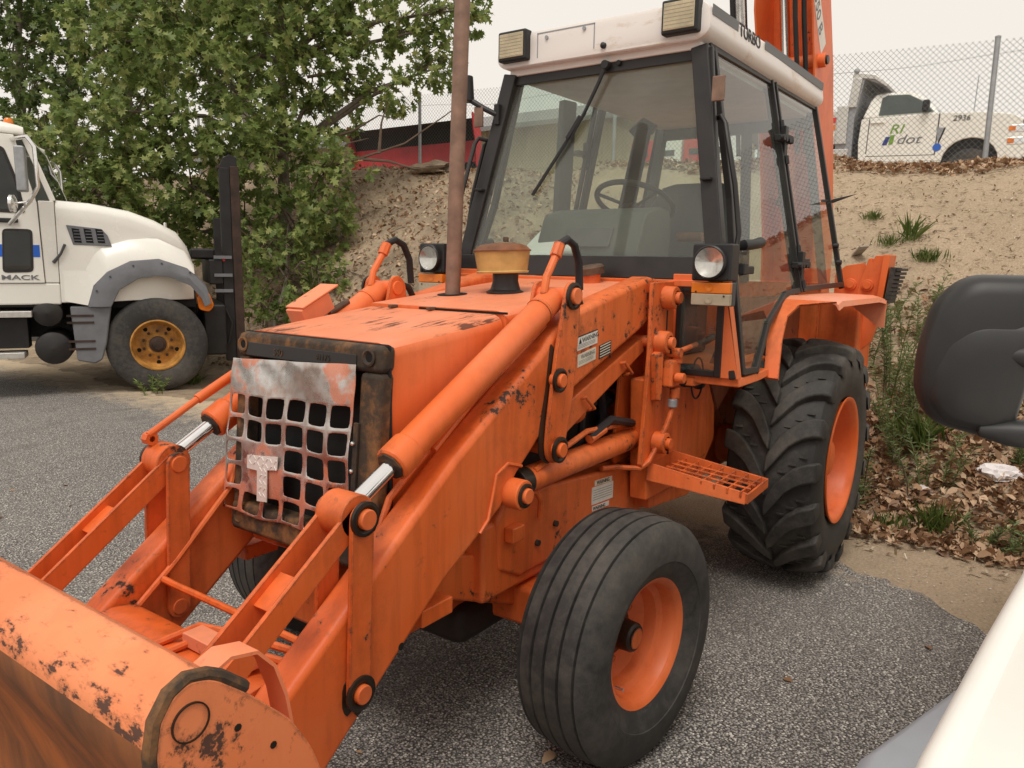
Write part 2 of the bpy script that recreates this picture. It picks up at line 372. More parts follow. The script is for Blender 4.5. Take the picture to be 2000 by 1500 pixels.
# perforated bent aluminium sheet: 6 columns x 5 rows of openings
def sheet_pt(u,v):
    # u 0..1 right to left of the machine, v 0..1 foot to top; ragged sheet
    y=-.345+.585*u+(.004*math.sin(v*9)-.022*(1-v)*(1-u))
    z=.845+(.505-.0*u)*v+.03*u*(.4+.6*v)-.012+.006*math.sin(u*14)*(1-v)
    d=.016+.0028*math.sin(u*13+v*5)+.0022*math.sin(v*17+u*6)+(.006*math.sin(u*11+1)+.004*math.sin(u*29+v*30))*max(0,v-.76)*4
    if u<.12: d-=.03*(.12-u)
    return (gx(z)+d,y,z)
gv=[];gf=[];gi={}
def gvid(u,v):
    k=(round(u,4),round(v,4))
    if k not in gi: gi[k]=len(gv); gv.append(sheet_pt(u,v))
    return gi[k]
NC,NR=6,5; VT=.78
solid={(1,1),(2,1),(1,2),(2,2)}
for c in range(NC):
    for r in range(NR):
        u0,u1=c/NC,(c+1)/NC; v0,v1=VT*r/NR,VT*(r+1)/NR
        outer=[]; K=4
        for k in range(K): outer.append((u0+(u1-u0)*k/K,v0))
        for k in range(K): outer.append((u1,v0+(v1-v0)*k/K))
        for k in range(K): outer.append((u1-(u1-u0)*k/K,v1))
        for k in range(K): outer.append((u0,v1-(v1-v0)*k/K))
        if (c,r) in solid:
            gf.append(tuple(gvid(*p) for p in outer)); continue
        mu,mv=(u0+u1)/2,(v0+v1)/2; hu,hv=(u1-u0)*.405,(v1-v0)*.41
        inner=[]
        for (a,b) in outer:
            du,dv=(a-mu)/((u1-u0)/2),(b-mv)/((v1-v0)/2); n=(abs(du)**8+abs(dv)**8)**.125
            inner.append((mu+hu*du/n,mv+hv*dv/n))
        for k in range(len(outer)):
            j=(k+1)%len(outer); gf.append((gvid(*outer[k]),gvid(*outer[j]),gvid(*inner[j]),gvid(*inner[k])))
for i in range(24):
    for j in range(6):
        u0,u1=i/24,(i+1)/24; v0,v1=VT+(1-VT)*j/6,VT+(1-VT)*(j+1)/6
        gf.append((gvid(u0,v0),gvid(u1,v0),gvid(u1,v1),gvid(u0,v1)))
g=raw('perforated_grille',gv,gf,'bent_aluminium',BH,True)
so_=g.modifiers.new('thick','SOLIDIFY'); so_.thickness=.0035
bv_=g.modifiers.new('bev','BEVEL'); bv_.width=.0012; bv_.segments=2; bv_.limit_method='ANGLE'
for v in(.08,.25,.42,.60): 
    p=gp(.247,.87+.45*v,.012); MB().lathe([(0,.007),(.004,.006),(.006,.001)],p,(1,0,.09),10).build('rivet','silver',g)
gframe(.243,.262,.87,1.20,.0,.010,'grille_strip','cast_rust',.002)
# chequer plate letter T on the grille
def tpl(poly,name): 
    vs=[gp(y,z,d) for d in(.024,.027) for y,z in poly]; n=len(poly)
    return MB().add(vs,[tuple(range(n)),tuple(range(2*n-1,n-1,-1))]+[(i,i+n,(i+1)%n+n,(i+1)%n) for i in range(n)]).build(name,'diamond_plate',BH)
T=tpl([(-.222,1.035),(-.222,.993),(-.170,.993),(-.165,.895),(-.116,.900),(-.120,1.002),(-.072,1.010),(-.070,1.052)],'letter_t_plate')
random.seed(3)
tv=MB()
for (ya,yb,za,zb) in((-.218,-.075,1.0,1.045),(-.163,-.122,.905,.995)):
    y=ya+.012; k=0
    while y<yb:
        z=za+.008
        while z<zb:
            a=PI/4 if (k%2) else -PI/4
            tv.box(gp(y,z+.006,.0275),(.002,.016,.003),Matrix.Rotation(a,3,'X')); z+=.020; k+=1
        y+=.021; k+=1
stuff(tv.build('raised_tread','diamond_plate',T))
# --- exhaust, air bowl, filler cap
MB().tube([(-.205,-.17,1.49),(-.262,-.17,2.72)],.031,20).build('exhaust_stack','stack_rust',BH)
MB().lathe([(0,.034),(0,.062),(.004,.062),(.005,.034)],(-.205,-.17,1.527),(.07,0,1),20).build('stack_collar','black_void',BH)
ax=(.02,-.03,1)
MB().lathe([(0,.078),(.006,.078),(.015,.062),(.05,.052),(.085,.054),(.09,.0)],(-.34,0,1.537),(0,0,1),28).build('cleaner_neck','black_frame',BH)
b=MB().lathe([(-.006,.0),(-.006,.106),(.0,.109),(.004,.103),(.080,.114),(.082,.0)],(-.34,-.016,1.625),ax,36).build('cleaner_bowl','bowl_yellow',BH)
MB().lathe([(.080,.0),(.080,.119),(.086,.119),(.090,.112),(.101,.102),(.110,.080),(.115,.04),(.116,.0)],(-.34,-.016,1.625),ax,36).build('bowl_lid','bowl_lid',b)
MB().cyl((-.36,-.016,1.745),(-.36,-.016,1.765),.012,10).build('wing_nut','cap_brown',b,.003)
c=MB().cyl((-.78,.15,1.57),(-.78,.15,1.615),.040,20).build('filler_neck','orange_clean',BH)
MB().lathe([(0,.0),(0,.058),(.03,.060),(.040,.052),(.042,.0)],(-.78,.15,1.615),(.15,-.1,1),24).build('filler_cap','cap_brown',c)
# --- loader arms, links, cylinders (both sides)
ARM=[(-.82,1.455),(-.815,1.60),(-.72,1.612),(-.108,1.49),(.03,1.415),(.075,1.372),(.536,1.09),(.871,.845),(1.159,.633),(1.40,.43),(1.45,.30),(1.38,.16),(1.27,.18),(1.04,.372),(.895,.485),(.581,.725),(.30,.880),(.215,.975),(.12,1.045),(-.03,1.165),(-.101,1.205),(-.662,1.401)]
GUS=[(-.030,1.585),(-.055,1.602),(-.085,1.598),(-.112,1.57),(-.118,1.51),(-.105,1.35),(-.085,1.20),(-.035,1.01),(-.005,.982),(.03,.975),(.065,.995),(.078,1.04),(.070,1.12),(.028,1.36)]
TOW=[(-.655,1.59),(-.875,1.595),(-.89,1.25),(-.925,.835),(-.63,.815),(-.61,.84),(-.655,1.30)]
PT=(-.063,1.552); PL=(.920,1.017); PB=(.942,.548); PK=(1.46,.63)
for s in(1,-1):
    MB().prism(ARM,s*.365,s*.47).build('loader_arm','orange_worn',BH,.022,seg=4,ang=30)
    for ya,yb in((.476,.492),(.343,.359)): MB().prism(rr(GUS,.03,3),s*ya,s*yb).build('knee_plate','orange_worn',BH,.003)
    pin(*PT,.335,.515,s,.029,.047); pin(.026,1.269,.47,.522,s,.024,.042); pin(.028,1.028,.36,.530,s,.026,.046)
    MB().tube([(.005,s*.49,1.44),(-.03,s*.487,1.20),(.0,s*.487,1.06)],.006,6).build('weld_bead','orange',BH)
    MB().prism(rr([(.040,1.40),(.062,1.25),(.098,1.10),(.104,1.02),(.07,.985),(.03,.97),(.03,1.05),(.01,1.36)],.02,2),s*.4702,s*.4745).build('grease_smear','grease',BH)
    MB().prism(rr([(.95,.60),(.985,.585),(.99,.52),(.975,.487),(.955,.505),(.94,.468),(.915,.49),(.91,.55)],.02,2),s*.4702,s*.4735).build('grease_smear','grease',BH)
    # arm to tower: control link under the boom
    lb=MB().prism([(-.70,1.345),(-.668,1.353),(-.06,1.148),(.03,1.075),(.03,1.0),(-.05,1.03),(-.675,1.284),(-.72,1.30)],s*.372,s*.455).build('levelling_link','orange',BH,.008)
    for x0 in(-.50,-.20):
        zz=1.353+(x0+.668)*-.337; MB().tube([(x0,s*.425,zz-.03),(x0-.005,s*.475,zz-.02),(x0-.07,s*.475,zz-.07),(x0-.075,s*.43,zz-.085)],.007,8).build('hose_loop','orange',lb)
    # tower
    tw=MB().prism(TOW,s*.492,s*.512).build('loader_tower','orange',BH,.004)
    MB().prism([(p[0]-.01,p[1]) for p in TOW],s*.362,s*.378).build('tower_plate','orange',BH,.004)
    for (x,z) in((-.765,1.529),(-.715,1.346),(-.735,.917)):
        MB().lathe([(0,.030),(0,.048),(.055,.046),(.058,.030)],(x,s*.512,z),(0,s,0),20).build('pin_boss','orange',BH,.004)
        MB().cyl((x,s*.37,z),(x,s*.588,z),.024,16).build('pin','orange_clean',BH,.004)
        MB().cyl((x+.012,s*.568,z+.02),(x-.012,s*.568,z-.045),.006,8).build('pin_bolt','grease',BH)
    # lift cylinder
    lc=MB().tube([(.155,s*.425,.922),(-.70,s*.425,.928)],.046,22).build('lift_cylinder','orange_worn',BH,.003)
    MB().cyl((.17,s*.425,.922),(.11,s*.425,.922),.051,22).build('cylinder_gland','grease',lc,.003)
    MB().cyl((.25,s*.425,.922),(.155,s*.425,.922),.026,18).build('piston_rod','chrome',lc)
    MB().lathe([(0,.0),(0,.050),(.06,.050),(.062,.030),(.062,0)],(.254,s*.465,.922),(0,s,0),22).build('rod_boss','orange',BH,.004)
    pin(.254,.922,.37,.545,s,.026,.040)
    MB().tube([(.09,s*.45,.955),(-.10,s*.45,1.0),(-.28,s*.44,1.03),(-.42,s*.44,1.02),(-.62,s*.42,1.0)],.011,8).build('lift_hose','orange',lc)
    MB().tube([(-.30,s*.44,1.0),(-.45,s*.45,1.05),(-.66,s*.44,1.0)],.017,8).build('lift_hose','hose',lc)
    MB().cyl((-.30,s*.44,.995),(-.40,s*.447,1.02),.019,10).build('hose_fitting','orange',lc)
    # tilt cylinder
    d=Vector((PL[0]-PT[0],0,PL[1]-PT[1])); L=d.length; d.normalize(); P0=Vector((PT[0],s*.42,PT[1]))
    tc=MB().tube([P0+d*.0,P0+d*.03,P0+d*(L*.775)],[.030,.047,.047],26).build('tilt_cylinder','orange_clean',BH,.003)
    MB().tube([P0+d*(L*.755),P0+d*(L*.76),P0+d*(L*.825),P0+d*(L*.83)],[.047,.053,.053,.046],26).build('cylinder_gland','orange_worn',tc,.003)
    MB().tube([P0+d*(L*.828),P0+d*(L*.835)],[.044,.044],8).build('gland_nut','cast_rust',tc,.002)
    MB().cyl(P0+d*(L*.82),P0+d*L,.0235,22).build('piston_rod','chrome',tc)
    MB().lathe([(0,.03),(0,.047),(.016,.050),(.016,.03)],P0+d*.10,d,20).build('cylinder_band','orange',tc)
    MB().cyl((PL[0],s*.372,PL[1]),(PL[0],s*.468,PL[1]),.058,24).build('rod_eye','orange_worn',tc,.004)
    n_=Vector((-d.z,0,d.x))
    MB().tube([P0+d*.06+n_*.04,P0+d*.02+n_*.085,P0-d*.06+n_*.12],.014,10).build('oil_pipe','orange',tc)
    MB().lathe([(0,.014),(0,.021),(.05,.021),(.05,.014)],P0-d*.06+n_*.12,(-d+n_*.6),8).build('hose_nut','orange',tc)
    q0=P0-d*.10+n_*.145
    MB().tube([q0,q0+Vector((-.05,0,.02)),q0+Vector((-.10,0,.0)),q0+Vector((-.135,0,-.06)),q0+Vector((-.145,0,-.16))],.0145,10).build('tilt_hose','hose',tc)
    MB().tube([(-.12,s*.42,1.54),(-.16,s*.42,1.565),(-.21,s*.42,1.55),(-.25,s*.42,1.49)],.0135,10).build('tilt_hose','hose',tc)
    MB().tube([P0+d*(L*.60)-n_*.05,P0+d*(L*.30)-n_*.058,P0+d*.10-n_*.058],.010,8).build('oil_pipe','orange',tc)
    # links at the front
    for ya,yb in((.474,.489),(.345,.360)): MB().prism(stad(PL,PB,.037),s*ya,s*yb).build('guide_link','orange_worn',BH,.002)
    for ya,yb in((.455,.468),(.368,.381)): MB().prism(stad(PL,PK,.034),s*ya,s*yb).build('bucket_link','orange_worn',BH,.002)
    mm=Vector((PL[0],0,PL[1])).lerp(Vector((PK[0],0,PK[1])),.40); dk=Vector((PK[0]-PL[0],0,PK[1]-PL[1])).normalized()
    MB().bar(mm-dk*.05+Vector((0,s*.418,.012)),mm+dk*.05+Vector((0,s*.418,.012)),.075,.008).build('link_spacer','orange',BH,.002)
    pin(*PL,.34,.510,s,.027,.046); pin(*PB,.34,.508,s,.026,.048)
    # steel oil pipes running down the arm
    MB().tube([(-.10,s*.375,1.50),(.10,s*.372,1.385),(.36,s*.372,1.222),(.64,s*.372,1.045),(.70,s*.36,.99),(.735,s*.352,.90),(.95,s*.350,.70),(1.08,s*.345,.60)],.0105,8).build('oil_pipe','orange',BH)
    MB().tube([(-.08,s*.400,1.505),(.10,s*.398,1.395),(.38,s*.398,1.225),(.55,s*.398,1.11)],.0095,8).build('oil_pipe','orange',BH)
    MB().cyl((.77,s*.4705,.60),(.77,s*.4715,.60),.011,12).build('drain_hole','black_void',BH)
    MB().tube([(.20,s*.472,1.0),(.28,s*.474,1.025),(.34,s*.474,1.0),(.36,s*.474,.93),(.38,s*.474,.865),(.42,s*.472,.83)],.006,6).build('weld_bead','orange',BH)
    MB().bb(.52,.66,s*.39,s*.45,.60,.655).build('arm_stop','orange_worn',BH,.006)
    for (x,z) in((-.115,1.42),(-.245,1.40),(-.15,1.33),(-.385,1.312)): MB().cyl((x,s*.4702,z),(x,s*.4712,z),.007,10).build('plug_hole','black_void',BH)
# decals on the left arm and frame
def decal(x0,z0,x1,z1,h,y,mat,name='warning_label'):
    return MB().add([(x0,y,z0),(x1,y,z1),(x1,y,z1+h),(x0,y,z0+h),(x0,y-.003,z0),(x1,y-.003,z1),(x1,y-.003,z1+h),(x0,y-.003,z0+h)],[(0,1,2,3),(7,6,5,4),(0,4,5,1),(1,5,6,2),(2,6,7,3),(3,7,4,0)]).build(name,mat,BH)
XD=Vector((-.15,0,.021)).normalized(); YD=Vector((.021,0,.15)).normalized()
q=decal(-.132,1.352,-.280,1.372,.050,.4725,'sticker'); q['label']='white warning label with black triangle'
decal(-.132,1.400,-.280,1.420,.003,.4731,'ink','label_border')
tr=MB().prism([(-.146,1.376),(-.166,1.379),(-.155,1.398)],.4722,.4732).build('warning_triangle','ink',BH)
text('warning_word','WARNING',.025,'ink',BH,(-.170,.4728,1.381),XD,YD)
for k in range(3): MB().bar((-.140,.4727,1.371-.005*k),(-.265,.4727,1.388-.005*k),.0006,.0014).build('small_print','ink_dim',BH)
decal(-.142,1.292,-.272,1.312,.046,.4725,'sticker_worn')
text('warning_word','WARNING',.021,'ink_dim',BH,(-.165,.4728,1.322),XD,YD)
for k in range(3): MB().bar((-.150,.4727,1.313-.005*k),(-.255,.4727,1.330-.005*k),.0006,.0012).build('small_print','ink_dim',BH)
decal(-.298,1.308,-.388,1.322,.052,.4725,'ink','instruction_plate')
for k in range(5): MB().bar((-.303,.4729,1.316+.010*k),(-.382-.0*k,.4729,1.329+.010*k),.0008,.0035).build('small_print','sticker_worn',BH)
q=decal(-.395,.700,-.572,.690,.072,.4075,'sticker'); 
decal(-.415,.775,-.560,.765,.022,.4075,'sticker_worn')
text('warning_word','WARNING',.022,'ink',BH,(-.43,.4080,.778),(-.15,0,-.010),(-.01,0,.15))
for k in range(5): MB().bar((-.405,.4079,.758-.010*k),(-.560,.4079,.748-.010*k),.0006,.0016).build('small_print','ink_dim',BH)
decal(-.402,.672,-.54,.664,.020,.4075,'sticker')
text('warning_word','WARNING',.021,'ink',BH,(-.405,.4080,.675),(-.15,0,-.010),(-.01,0,.15))
MB().box((-.80,.5125,1.43),(.012,.001,.085)).build('tower_decal','ink',BH)
# --- loader cross tube and pipes between the arms
MB().loft([[(x,y,z) for x,z in rr([(1.02,.50),(1.06,.60),(1.17,.625),(1.32,.53),(1.30,.42),(1.10,.40)],.04,3)] for y in(-.362,.362)]).build('cross_tube','orange_worn',BH,ang=30)
MB().tube([(1.0,-.34,.665),(.985,-.30,.65),(.985,.30,.65),(1.0,.34,.665)],.011,8).build('cross_pipe','orange',BH)
MB().tube([(1.03,.36,.655),(1.06,.15,.652),(1.10,.02,.655),(1.22,-.06,.61),(1.36,-.08,.53)],.011,8).build('cross_pipe','orange',BH)
MB().tube([(1.07,.36,.645),(1.10,.17,.640),(1.14,.06,.642),(1.25,-.01,.60),(1.38,-.03,.52)],.011,8).build('cross_pipe','orange',BH)
MB().prism(rr([(.03,.625),(.03,.665),(.30,.665),(.30,.625)],.01,2),1.10,1.16,'x').build('pipe_shield','orange_faded',BH,.004)
# --- levelling indicator on the right cylinder
MB().tube([(.957,-.45,1.102),(.782,-.45,1.194)],.0115,10).build('indicator_rod','orange_clean',BH)
MB().tube([(.782,-.45,1.194),(.642,-.45,1.262),(.30,-.45,1.43)],.017,12).build('indicator_tube','orange_clean',BH,.002)
MB().lathe([(0,.010),(0,.022),(.03,.022),(.03,.010)],(.95,-.47,1.09),(0,1,0),8).build('indicator_clevis','orange_clean',BH)
k=MB().box((.295,-.45,1.475),(.15,.09,.07),Matrix.Rotation(.45,3,'Y')).build('indicator_bracket','orange_faded',BH,.004)
MB().box((.285,-.45,1.525),(.19,.10,.006),Matrix.Rotation(.45,3,'Y')).build('bracket_cover','orange_faded',k,.001)
MB().tube([(.235,-.415,1.46),(.14,-.415,1.50)],.013,10).build('bracket_pin','cap_brown',k)
# --- bucket
LIP=[(1.636,1.040),(1.640,1.066),(1.656,1.078),(1.688,1.066),(1.716,1.050),(1.733,1.036),(1.740,1.01),(1.735,.972),(1.715,.92),(1.68,.85),(1.63,.74),(1.585,.60),(1.575,.45),(1.60,.30),(1.67,.19),(1.80,.13),(2.28,.075)]
def offs(p,t):
    o=[]
    for i in range(len(p)):
        a=Vector(p[max(i-1,0)]); b=Vector(p[min(i+1,len(p)-1)]); d=(b-a).normalized(); o.append((p[i][0]+d.y*t,p[i][1]-d.x*t))
    return o
BW=.945
inn=offs(LIP,.014)
bs=MB()
NY=24
for i in range(NY):
    y0,y1=-BW+2*BW*i/NY,-BW+2*BW*(i+1)/NY
    for k in range(len(LIP)-1):
        a,b2=LIP[k],LIP[k+1]; bs.add([(a[0],y0,a[1]),(a[0],y1,a[1]),(b2[0],y1,b2[1]),(b2[0],y0,b2[1])],[(0,1,2,3)])
o=bs.build('bucket_shell','bucket_paint',BH,ang=50)
o.data.materials.append(M['bucket_inside'])
for p in o.data.polygons:
    if p.center.z<1.0: p.material_index=1
s_=o.modifiers.new('thick','SOLIDIFY'); s_.thickness=.014; s_.offset=0; s_.material_offset_rim=0
MB().bb(2.16,2.34,-BW,BW,.055,.078).build('cutting_edge','cast_rust',BH,.006)
MB().prism([(1.63,1.0),(1.50,.62),(1.46,.20),(1.56,.09),(1.62,.18),(1.55,.42),(1.565,.62),(1.63,.80),(1.70,.98)],-BW+.01,BW-.01).build('bucket_back','orange_worn',BH,.01)
SP=[(1.655,1.083),(1.690,1.094),(1.716,1.083),(1.736,1.055),(1.744,1.01),(1.742,.95),(1.85,.60),(2.26,.09),(2.25,.055),(1.62,.075),(1.47,.20),(1.45,.50),(1.455,.80),(1.485,.885),(1.525,.955),(1.60,1.035)]
for s in(1,-1):
    sp=MB().prism(rr(SP,.02,3),s*(BW-.004),s*(BW+.018)).build('bucket_side','bucket_paint',BH,.003)
    MB().lathe([(0,.0),(0,.0270),(.0016,.0270),(.0016,0)],(1.693,s*(BW+.0175),1.036),(0,s,0),28).build('lifting_eye','bucket_paint',sp)
    MB().tube([(x,s*(BW+.007),z) for x,z in((1.60,1.040),(1.640,1.076),(1.662,1.089),(1.690,1.096),(1.716,1.085),(1.737,1.055),(1.7455,1.01),(1.744,.95),(1.79,.79))],.0115,8).build('plate_edge','cast_rust',sp)
    MB().lathe([(0,.0265),(0,.0285),(.004,.0285),(.004,.0265)],(1.693,s*(BW+.0175),1.036),(0,s,0),28,True).build('eye_rim','grease',sp)
    MB().loft([[(x,s*y,z) for x,z in ((px,pz),(px+nx*.006,pz+nz*.006))for y in(.86,.91)][0:1]+[(px,s*.91,pz),(px+nx*.006,s*.91,pz+nz*.006),(px+nx*.006,s*.86,pz+nz*.006)] for px,pz,nx,nz in((1.63,1.05,0,1),(1.59,1.065,.1,1),(1.545,1.055,-.5,.85),(1.515,1.02,-.8,.5),(1.495,.96,-1,.2),(1.485,.90,-1,0))]).build('edge_strap','orange_faded',BH)
    for (x,z) in ((1.62,.99),(1.56,.93)): MB().cyl((x,s*(BW+.017),z),(x,s*(BW+.0195),z),.006,8).build('plug_hole','grease',sp)
    for yy in(.345,.475): MB().prism(rr([(1.56,.75),(1.44,.68),(1.42,.56),(1.36,.30),(1.40,.20),(1.56,.15)],.03,3),s*yy,s*(yy+.016)).build('bucket_ear','orange_worn',BH,.003)
    pin(PK[0],PK[1],.34,.50,s,.024,.04); pin(1.40,.27,.34,.50,s,.028,.045)
# --- wheels
def rotz(v,a): c,s=math.cos(a),math.sin(a); return Vector((v[0]*c-v[1]*s,v[0]*s+v[1]*c,v[2]))
def front_wheel(s):
    st=R(-6); ax=rotz((0,s,0),st if s>0 else st); c=Vector((0,s*.758,.421)); H=.147; Ro=.419
    prof=[(-.095,.215),(-.115,.222),(-.140,.26),(-H-.004,.315),(-.143,.36),(-.128,.392)]
    for g in(-.105,-.052,0,.052,.105):
        rr_=Ro-.55*g*g*1.6
        prof+=[(g-.0055,rr_),(g-.0045,rr_-.013),(g+.0045,rr_-.013),(g+.0055,rr_)]
    prof+=[(.128,.392),(.143,.36),(H+.004,.315),(.1495,.285),(.146,.283),(.140,.26),(.115,.222),(.095,.215)]
    t=MB().lathe(prof,c,ax,96,True).build("tyre","rubber",BH,ang=22)
    rim=MB().lathe([(-.10,.20),(-.10,.225),(.098,.20),(.104,.232),(.112,.236),(.118,.233),(.114,.222),(.105,.205),(.09,.196),(.05,.192),(.035,.172),(-.01,.165),(-.03,.14),(-.045,.10),(-.045,.0)],c,ax,64).build('rim','orange_clean',BH,ang=40)
    hub=MB().lathe([(-.045,.085),(-.02,.082),(-.01,.055),(.02,.052),(.055,.050),(.062,.044),(.066,.0)],c,ax,28).build('hub','grease',rim)
    MB().lathe([(.066,.0),(.066,.036),(.068,.034),(.068,0)],c,ax,20).build('hub_cap','orange_worn',rim)
    for k in range(6):
        a=k*PI/3; u=Vector((0,0,1)); v=ax.cross(u)
        p=c+ax*(-.045)+(u*math.cos(a)+v*math.sin(a))*.105; MB().cyl(p,p+ax*.022,.012,6).build('wheel_nut','orange_worn',rim)
    u=Vector((0,0,-1)); p=c+ax*.055+(u*.8+ax.cross(u)*(-.6))*.17; MB().cyl(p,p+ax*.03,.005,8).build('valve_stem','silver',rim)
for s in(1,-1): front_wheel(s)
def rear_wheel(s):
    ax=Vector((0,s,0)); c=Vector((-2.045,s*.775,.648)); W=.228
    def crown(u): return .600-.035*u*u      # carcass radius over -1..1
    prof=[(-.17,.315),(-.20,.335),(-.225,.40),(-W-.002,.47),(-.222,.53),(-.205,.560)]+[(W*.86*u,crown(u)) for u in(-1,-.6,-.2,.2,.6,1)]+[(.205,.560),(.222,.53),(W+.002,.47),(.225,.40),(.20,.335),(.17,.315)]
    t=MB().lathe(prof,c,ax,80,True).build('tyre','rubber',BH,ang=30)
    lg=MB(); NL=17
    def P(u,phi,r): 
        # phi from top towards the front
        return (c.x+r*math.sin(phi),c.y+s*W*u,c.z+r*math.cos(phi))
    for side in(1,-1):
        for k in range(NL):
            p0=2*PI*(k+(0 if side>0 else .5))/NL; N=7; secs=[]
            for j in range(N+1):
                q=j/N; u=side*(1.0-q*1.02); ph=p0+(.36*q+.10*math.sin(q*PI)*-.9); wd=.066+.030*(1-abs(2*q-1))*.3+.022*(1-q)*.6+(.012 if q>.6 else 0)
                if q>.93: wd*=.8
                rt=crown(min(1,abs(u)))+.036-(.008 if q<.05 else 0); rb=crown(min(1,abs(u)))-.03
                secs.append([P(u,ph-wd-.012,rb),P(u,ph-wd,rt),P(u,ph+wd,rt),P(u,ph+wd+.012,rb)])
            # shoulder drop onto the sidewall
            ph=p0-.005; secs.insert(0,[P(side*1.035,ph-.060,.50),P(side*1.035,ph-.056,.555),P(side*1.035,ph+.056,.555),P(side*1.035,ph+.060,.50)])
            lg.loft(secs)
    lg.build('tread','rubber_lug',t,.011,ang=30,seg=3)
    db=MB()
    for side in(1,-1):
        for k in range(NL):
            p0=2*PI*(k+(.5 if side>0 else 0))/NL
            for j in range(3):
                u=side*(.72-.2*j); ph=p0+.07+.07*j; r=crown(abs(u))
                db.box(P(u,ph,r+.002),(.010,.038,.006),Matrix.Rotation(ph,3,'Y'))
    stuff(db.build('tread_dash','rubber_lug',t))
    rim=MB().lathe([(-.17,.30),(-.17,.335),(.165,.305),(.205,.315),(.214,.338),(.222,.338),(.222,.328),(.212,.312),(.18,.300),(.12,.292),(.09,.27),(.075,.20),(.07,.15),(.085,.13),(.085,.0)],c,ax,72).build('rim','orange_clean',BH,ang=40)
    MB().lathe([(.085,.10),(.15,.095),(.16,.08),(.16,.0)],c,ax,28).build('hub','orange',rim)
    for k in range(8):
        a=k*PI/4; p=c+ax*.072+Vector((math.sin(a),0,math.cos(a)))*.165; MB().cyl(p,p+ax*.022,.014,6).build('wheel_nut','orange_worn',rim)
    p=c+ax*.10+Vector((.265,0,.02)); MB().cyl(p,p+ax*.02,.012,8).build('valve_stem','grease',rim)
for s in(1,-1): rear_wheel(s)
MB().cyl((-2.045,-.7,.648),(-2.045,.7,.648),.11,20).build('rear_axle','orange_worn',BH,.01)
MB().bb(-2.75,-.85,-.33,.33,.50,1.10).build('transmission_housing','orange_worn',BH,.03)
# --- body side under the cab, step, fenders
for s in(1,-1):
    MB().prism([(-.66,1.19),(-1.42,1.19),(-1.46,.80),(-1.30,.66),(-.70,.66)],s*.42,s*.50).build('body_side','orange',BH,.008)
    MB().prism([(-.90,1.19),(-1.30,1.19),(-1.36,.74),(-.93,.70)],s*.497,s*.504).build('side_cover','orange',BH,.003)
    MB().prism([(-.74,.82),(-1.28,.72),(-1.40,.60),(-1.2,.56),(-.78,.60)],s*.40,s*.48).build('lower_frame','orange_worn',BH,.008)
    # step: two cheek plates and a bar grating
    a=[(-.690,.50,.835),(-.690,.50,.755),(-.775,.90,.705),(-.80,.905,.745)]
    MB().add([(x,s*y,z) for x,y,z in a]+[(x-.012,s*y,z) for x,y,z in a],[(0,1,2,3),(7,6,5,4),(0,4,5,1),(1,5,6,2),(2,6,7,3),(3,7,4,0)]).build('step_cheek','orange',BH,.002)
    a=[(-.935,.50,.84),(-.935,.50,.765),(-1.035,.90,.715),(-1.04,.905,.755)]
    MB().add([(x,s*y,z) for x,y,z in a]+[(x-.012,s*y,z) for x,y,z in a],[(0,1,2,3),(7,6,5,4),(0,4,5,1),(1,5,6,2),(2,6,7,3),(3,7,4,0)]).build('step_cheek','orange',BH,.002)
    MB().bar((-.782,s*.905,.727),(-1.045,s*.905,.737),.010,.042).build('step_nose','orange',BH,.003)
    for k in range(7):
        t=.12+.78*k/6.; y=.50+.40*t+.02; xa=-.695-.09*t; xb=-.94-.10*t
        MB().bar((xa,s*y,.800-.062*t),(xb,s*y,.806-.062*t),.007,.022).build('step_bar','orange',BH)
    for k in range(3):
        t=.25+.25*k; MB().tube([(-.70-.235*t-.0,s*.56,.812),(-.78-.245*t,s*.90,.755)],.0045,6).build('step_rod','orange',BH)
    # fender
    fi=lambda z:.80-.2065*(z-1.2)
    f=MB()
    top=[(-1.66,1.505),(-1.74,1.520),(-2.60,1.512),(-2.80,1.495)]
    f.loft([[(x,s*(fi(z)-.03),z),(x,s*.965,z-.006),(x,s*.995,z-.018),(x,s*1.003,z-.045),(x,s*.997,z-.045),(x,s*.985,z-.022),(x,s*.96,z-.012),(x,s*(fi(z)-.03),z-.008)] for x,z in top])
    f.build('fender','orange_faded',BH,ang=30)
    MB().loft([[(x,s*(fi(z)-.03),z),(x,s*(fi(z)+w_),z-.004),(x-.012,s*(fi(z)+w_),z-.012),(x-.012,s*(fi(z)-.03),z-.010)] for x,z,w_ in((-1.655,1.505,.25),(-1.60,1.485,.09),(-1.52,1.435,.05),(-1.42,1.33,.04),(-1.30,1.16,.035))]).build('fender_front','orange',BH,ang=40)
    MB().prism([(fi(1.5)-.03,1.49),(1.003,1.47),(1.003,1.31),(.97,1.31),(.80,1.44),(fi(1.4),1.44)],-2.80,-2.808,'x').build('fender_flap','orange_faded',BH) if s>0 else MB().prism([(-fi(1.5)+.03,1.49),(-1.003,1.47),(-1.003,1.31),(-.97,1.31),(-.80,1.44),(-fi(1.4),1.44)],-2.80,-2.808,'x').build('fender_flap','orange_faded',BH)
    MB().prism([(-1.30,1.16),(-1.66,1.50),(-2.80,1.49),(-2.80,1.0),(-2.3,1.15),(-1.8,1.15),(-1.45,.95)],s*.50,s*.512).build('wheel_house','orange_shade',BH)
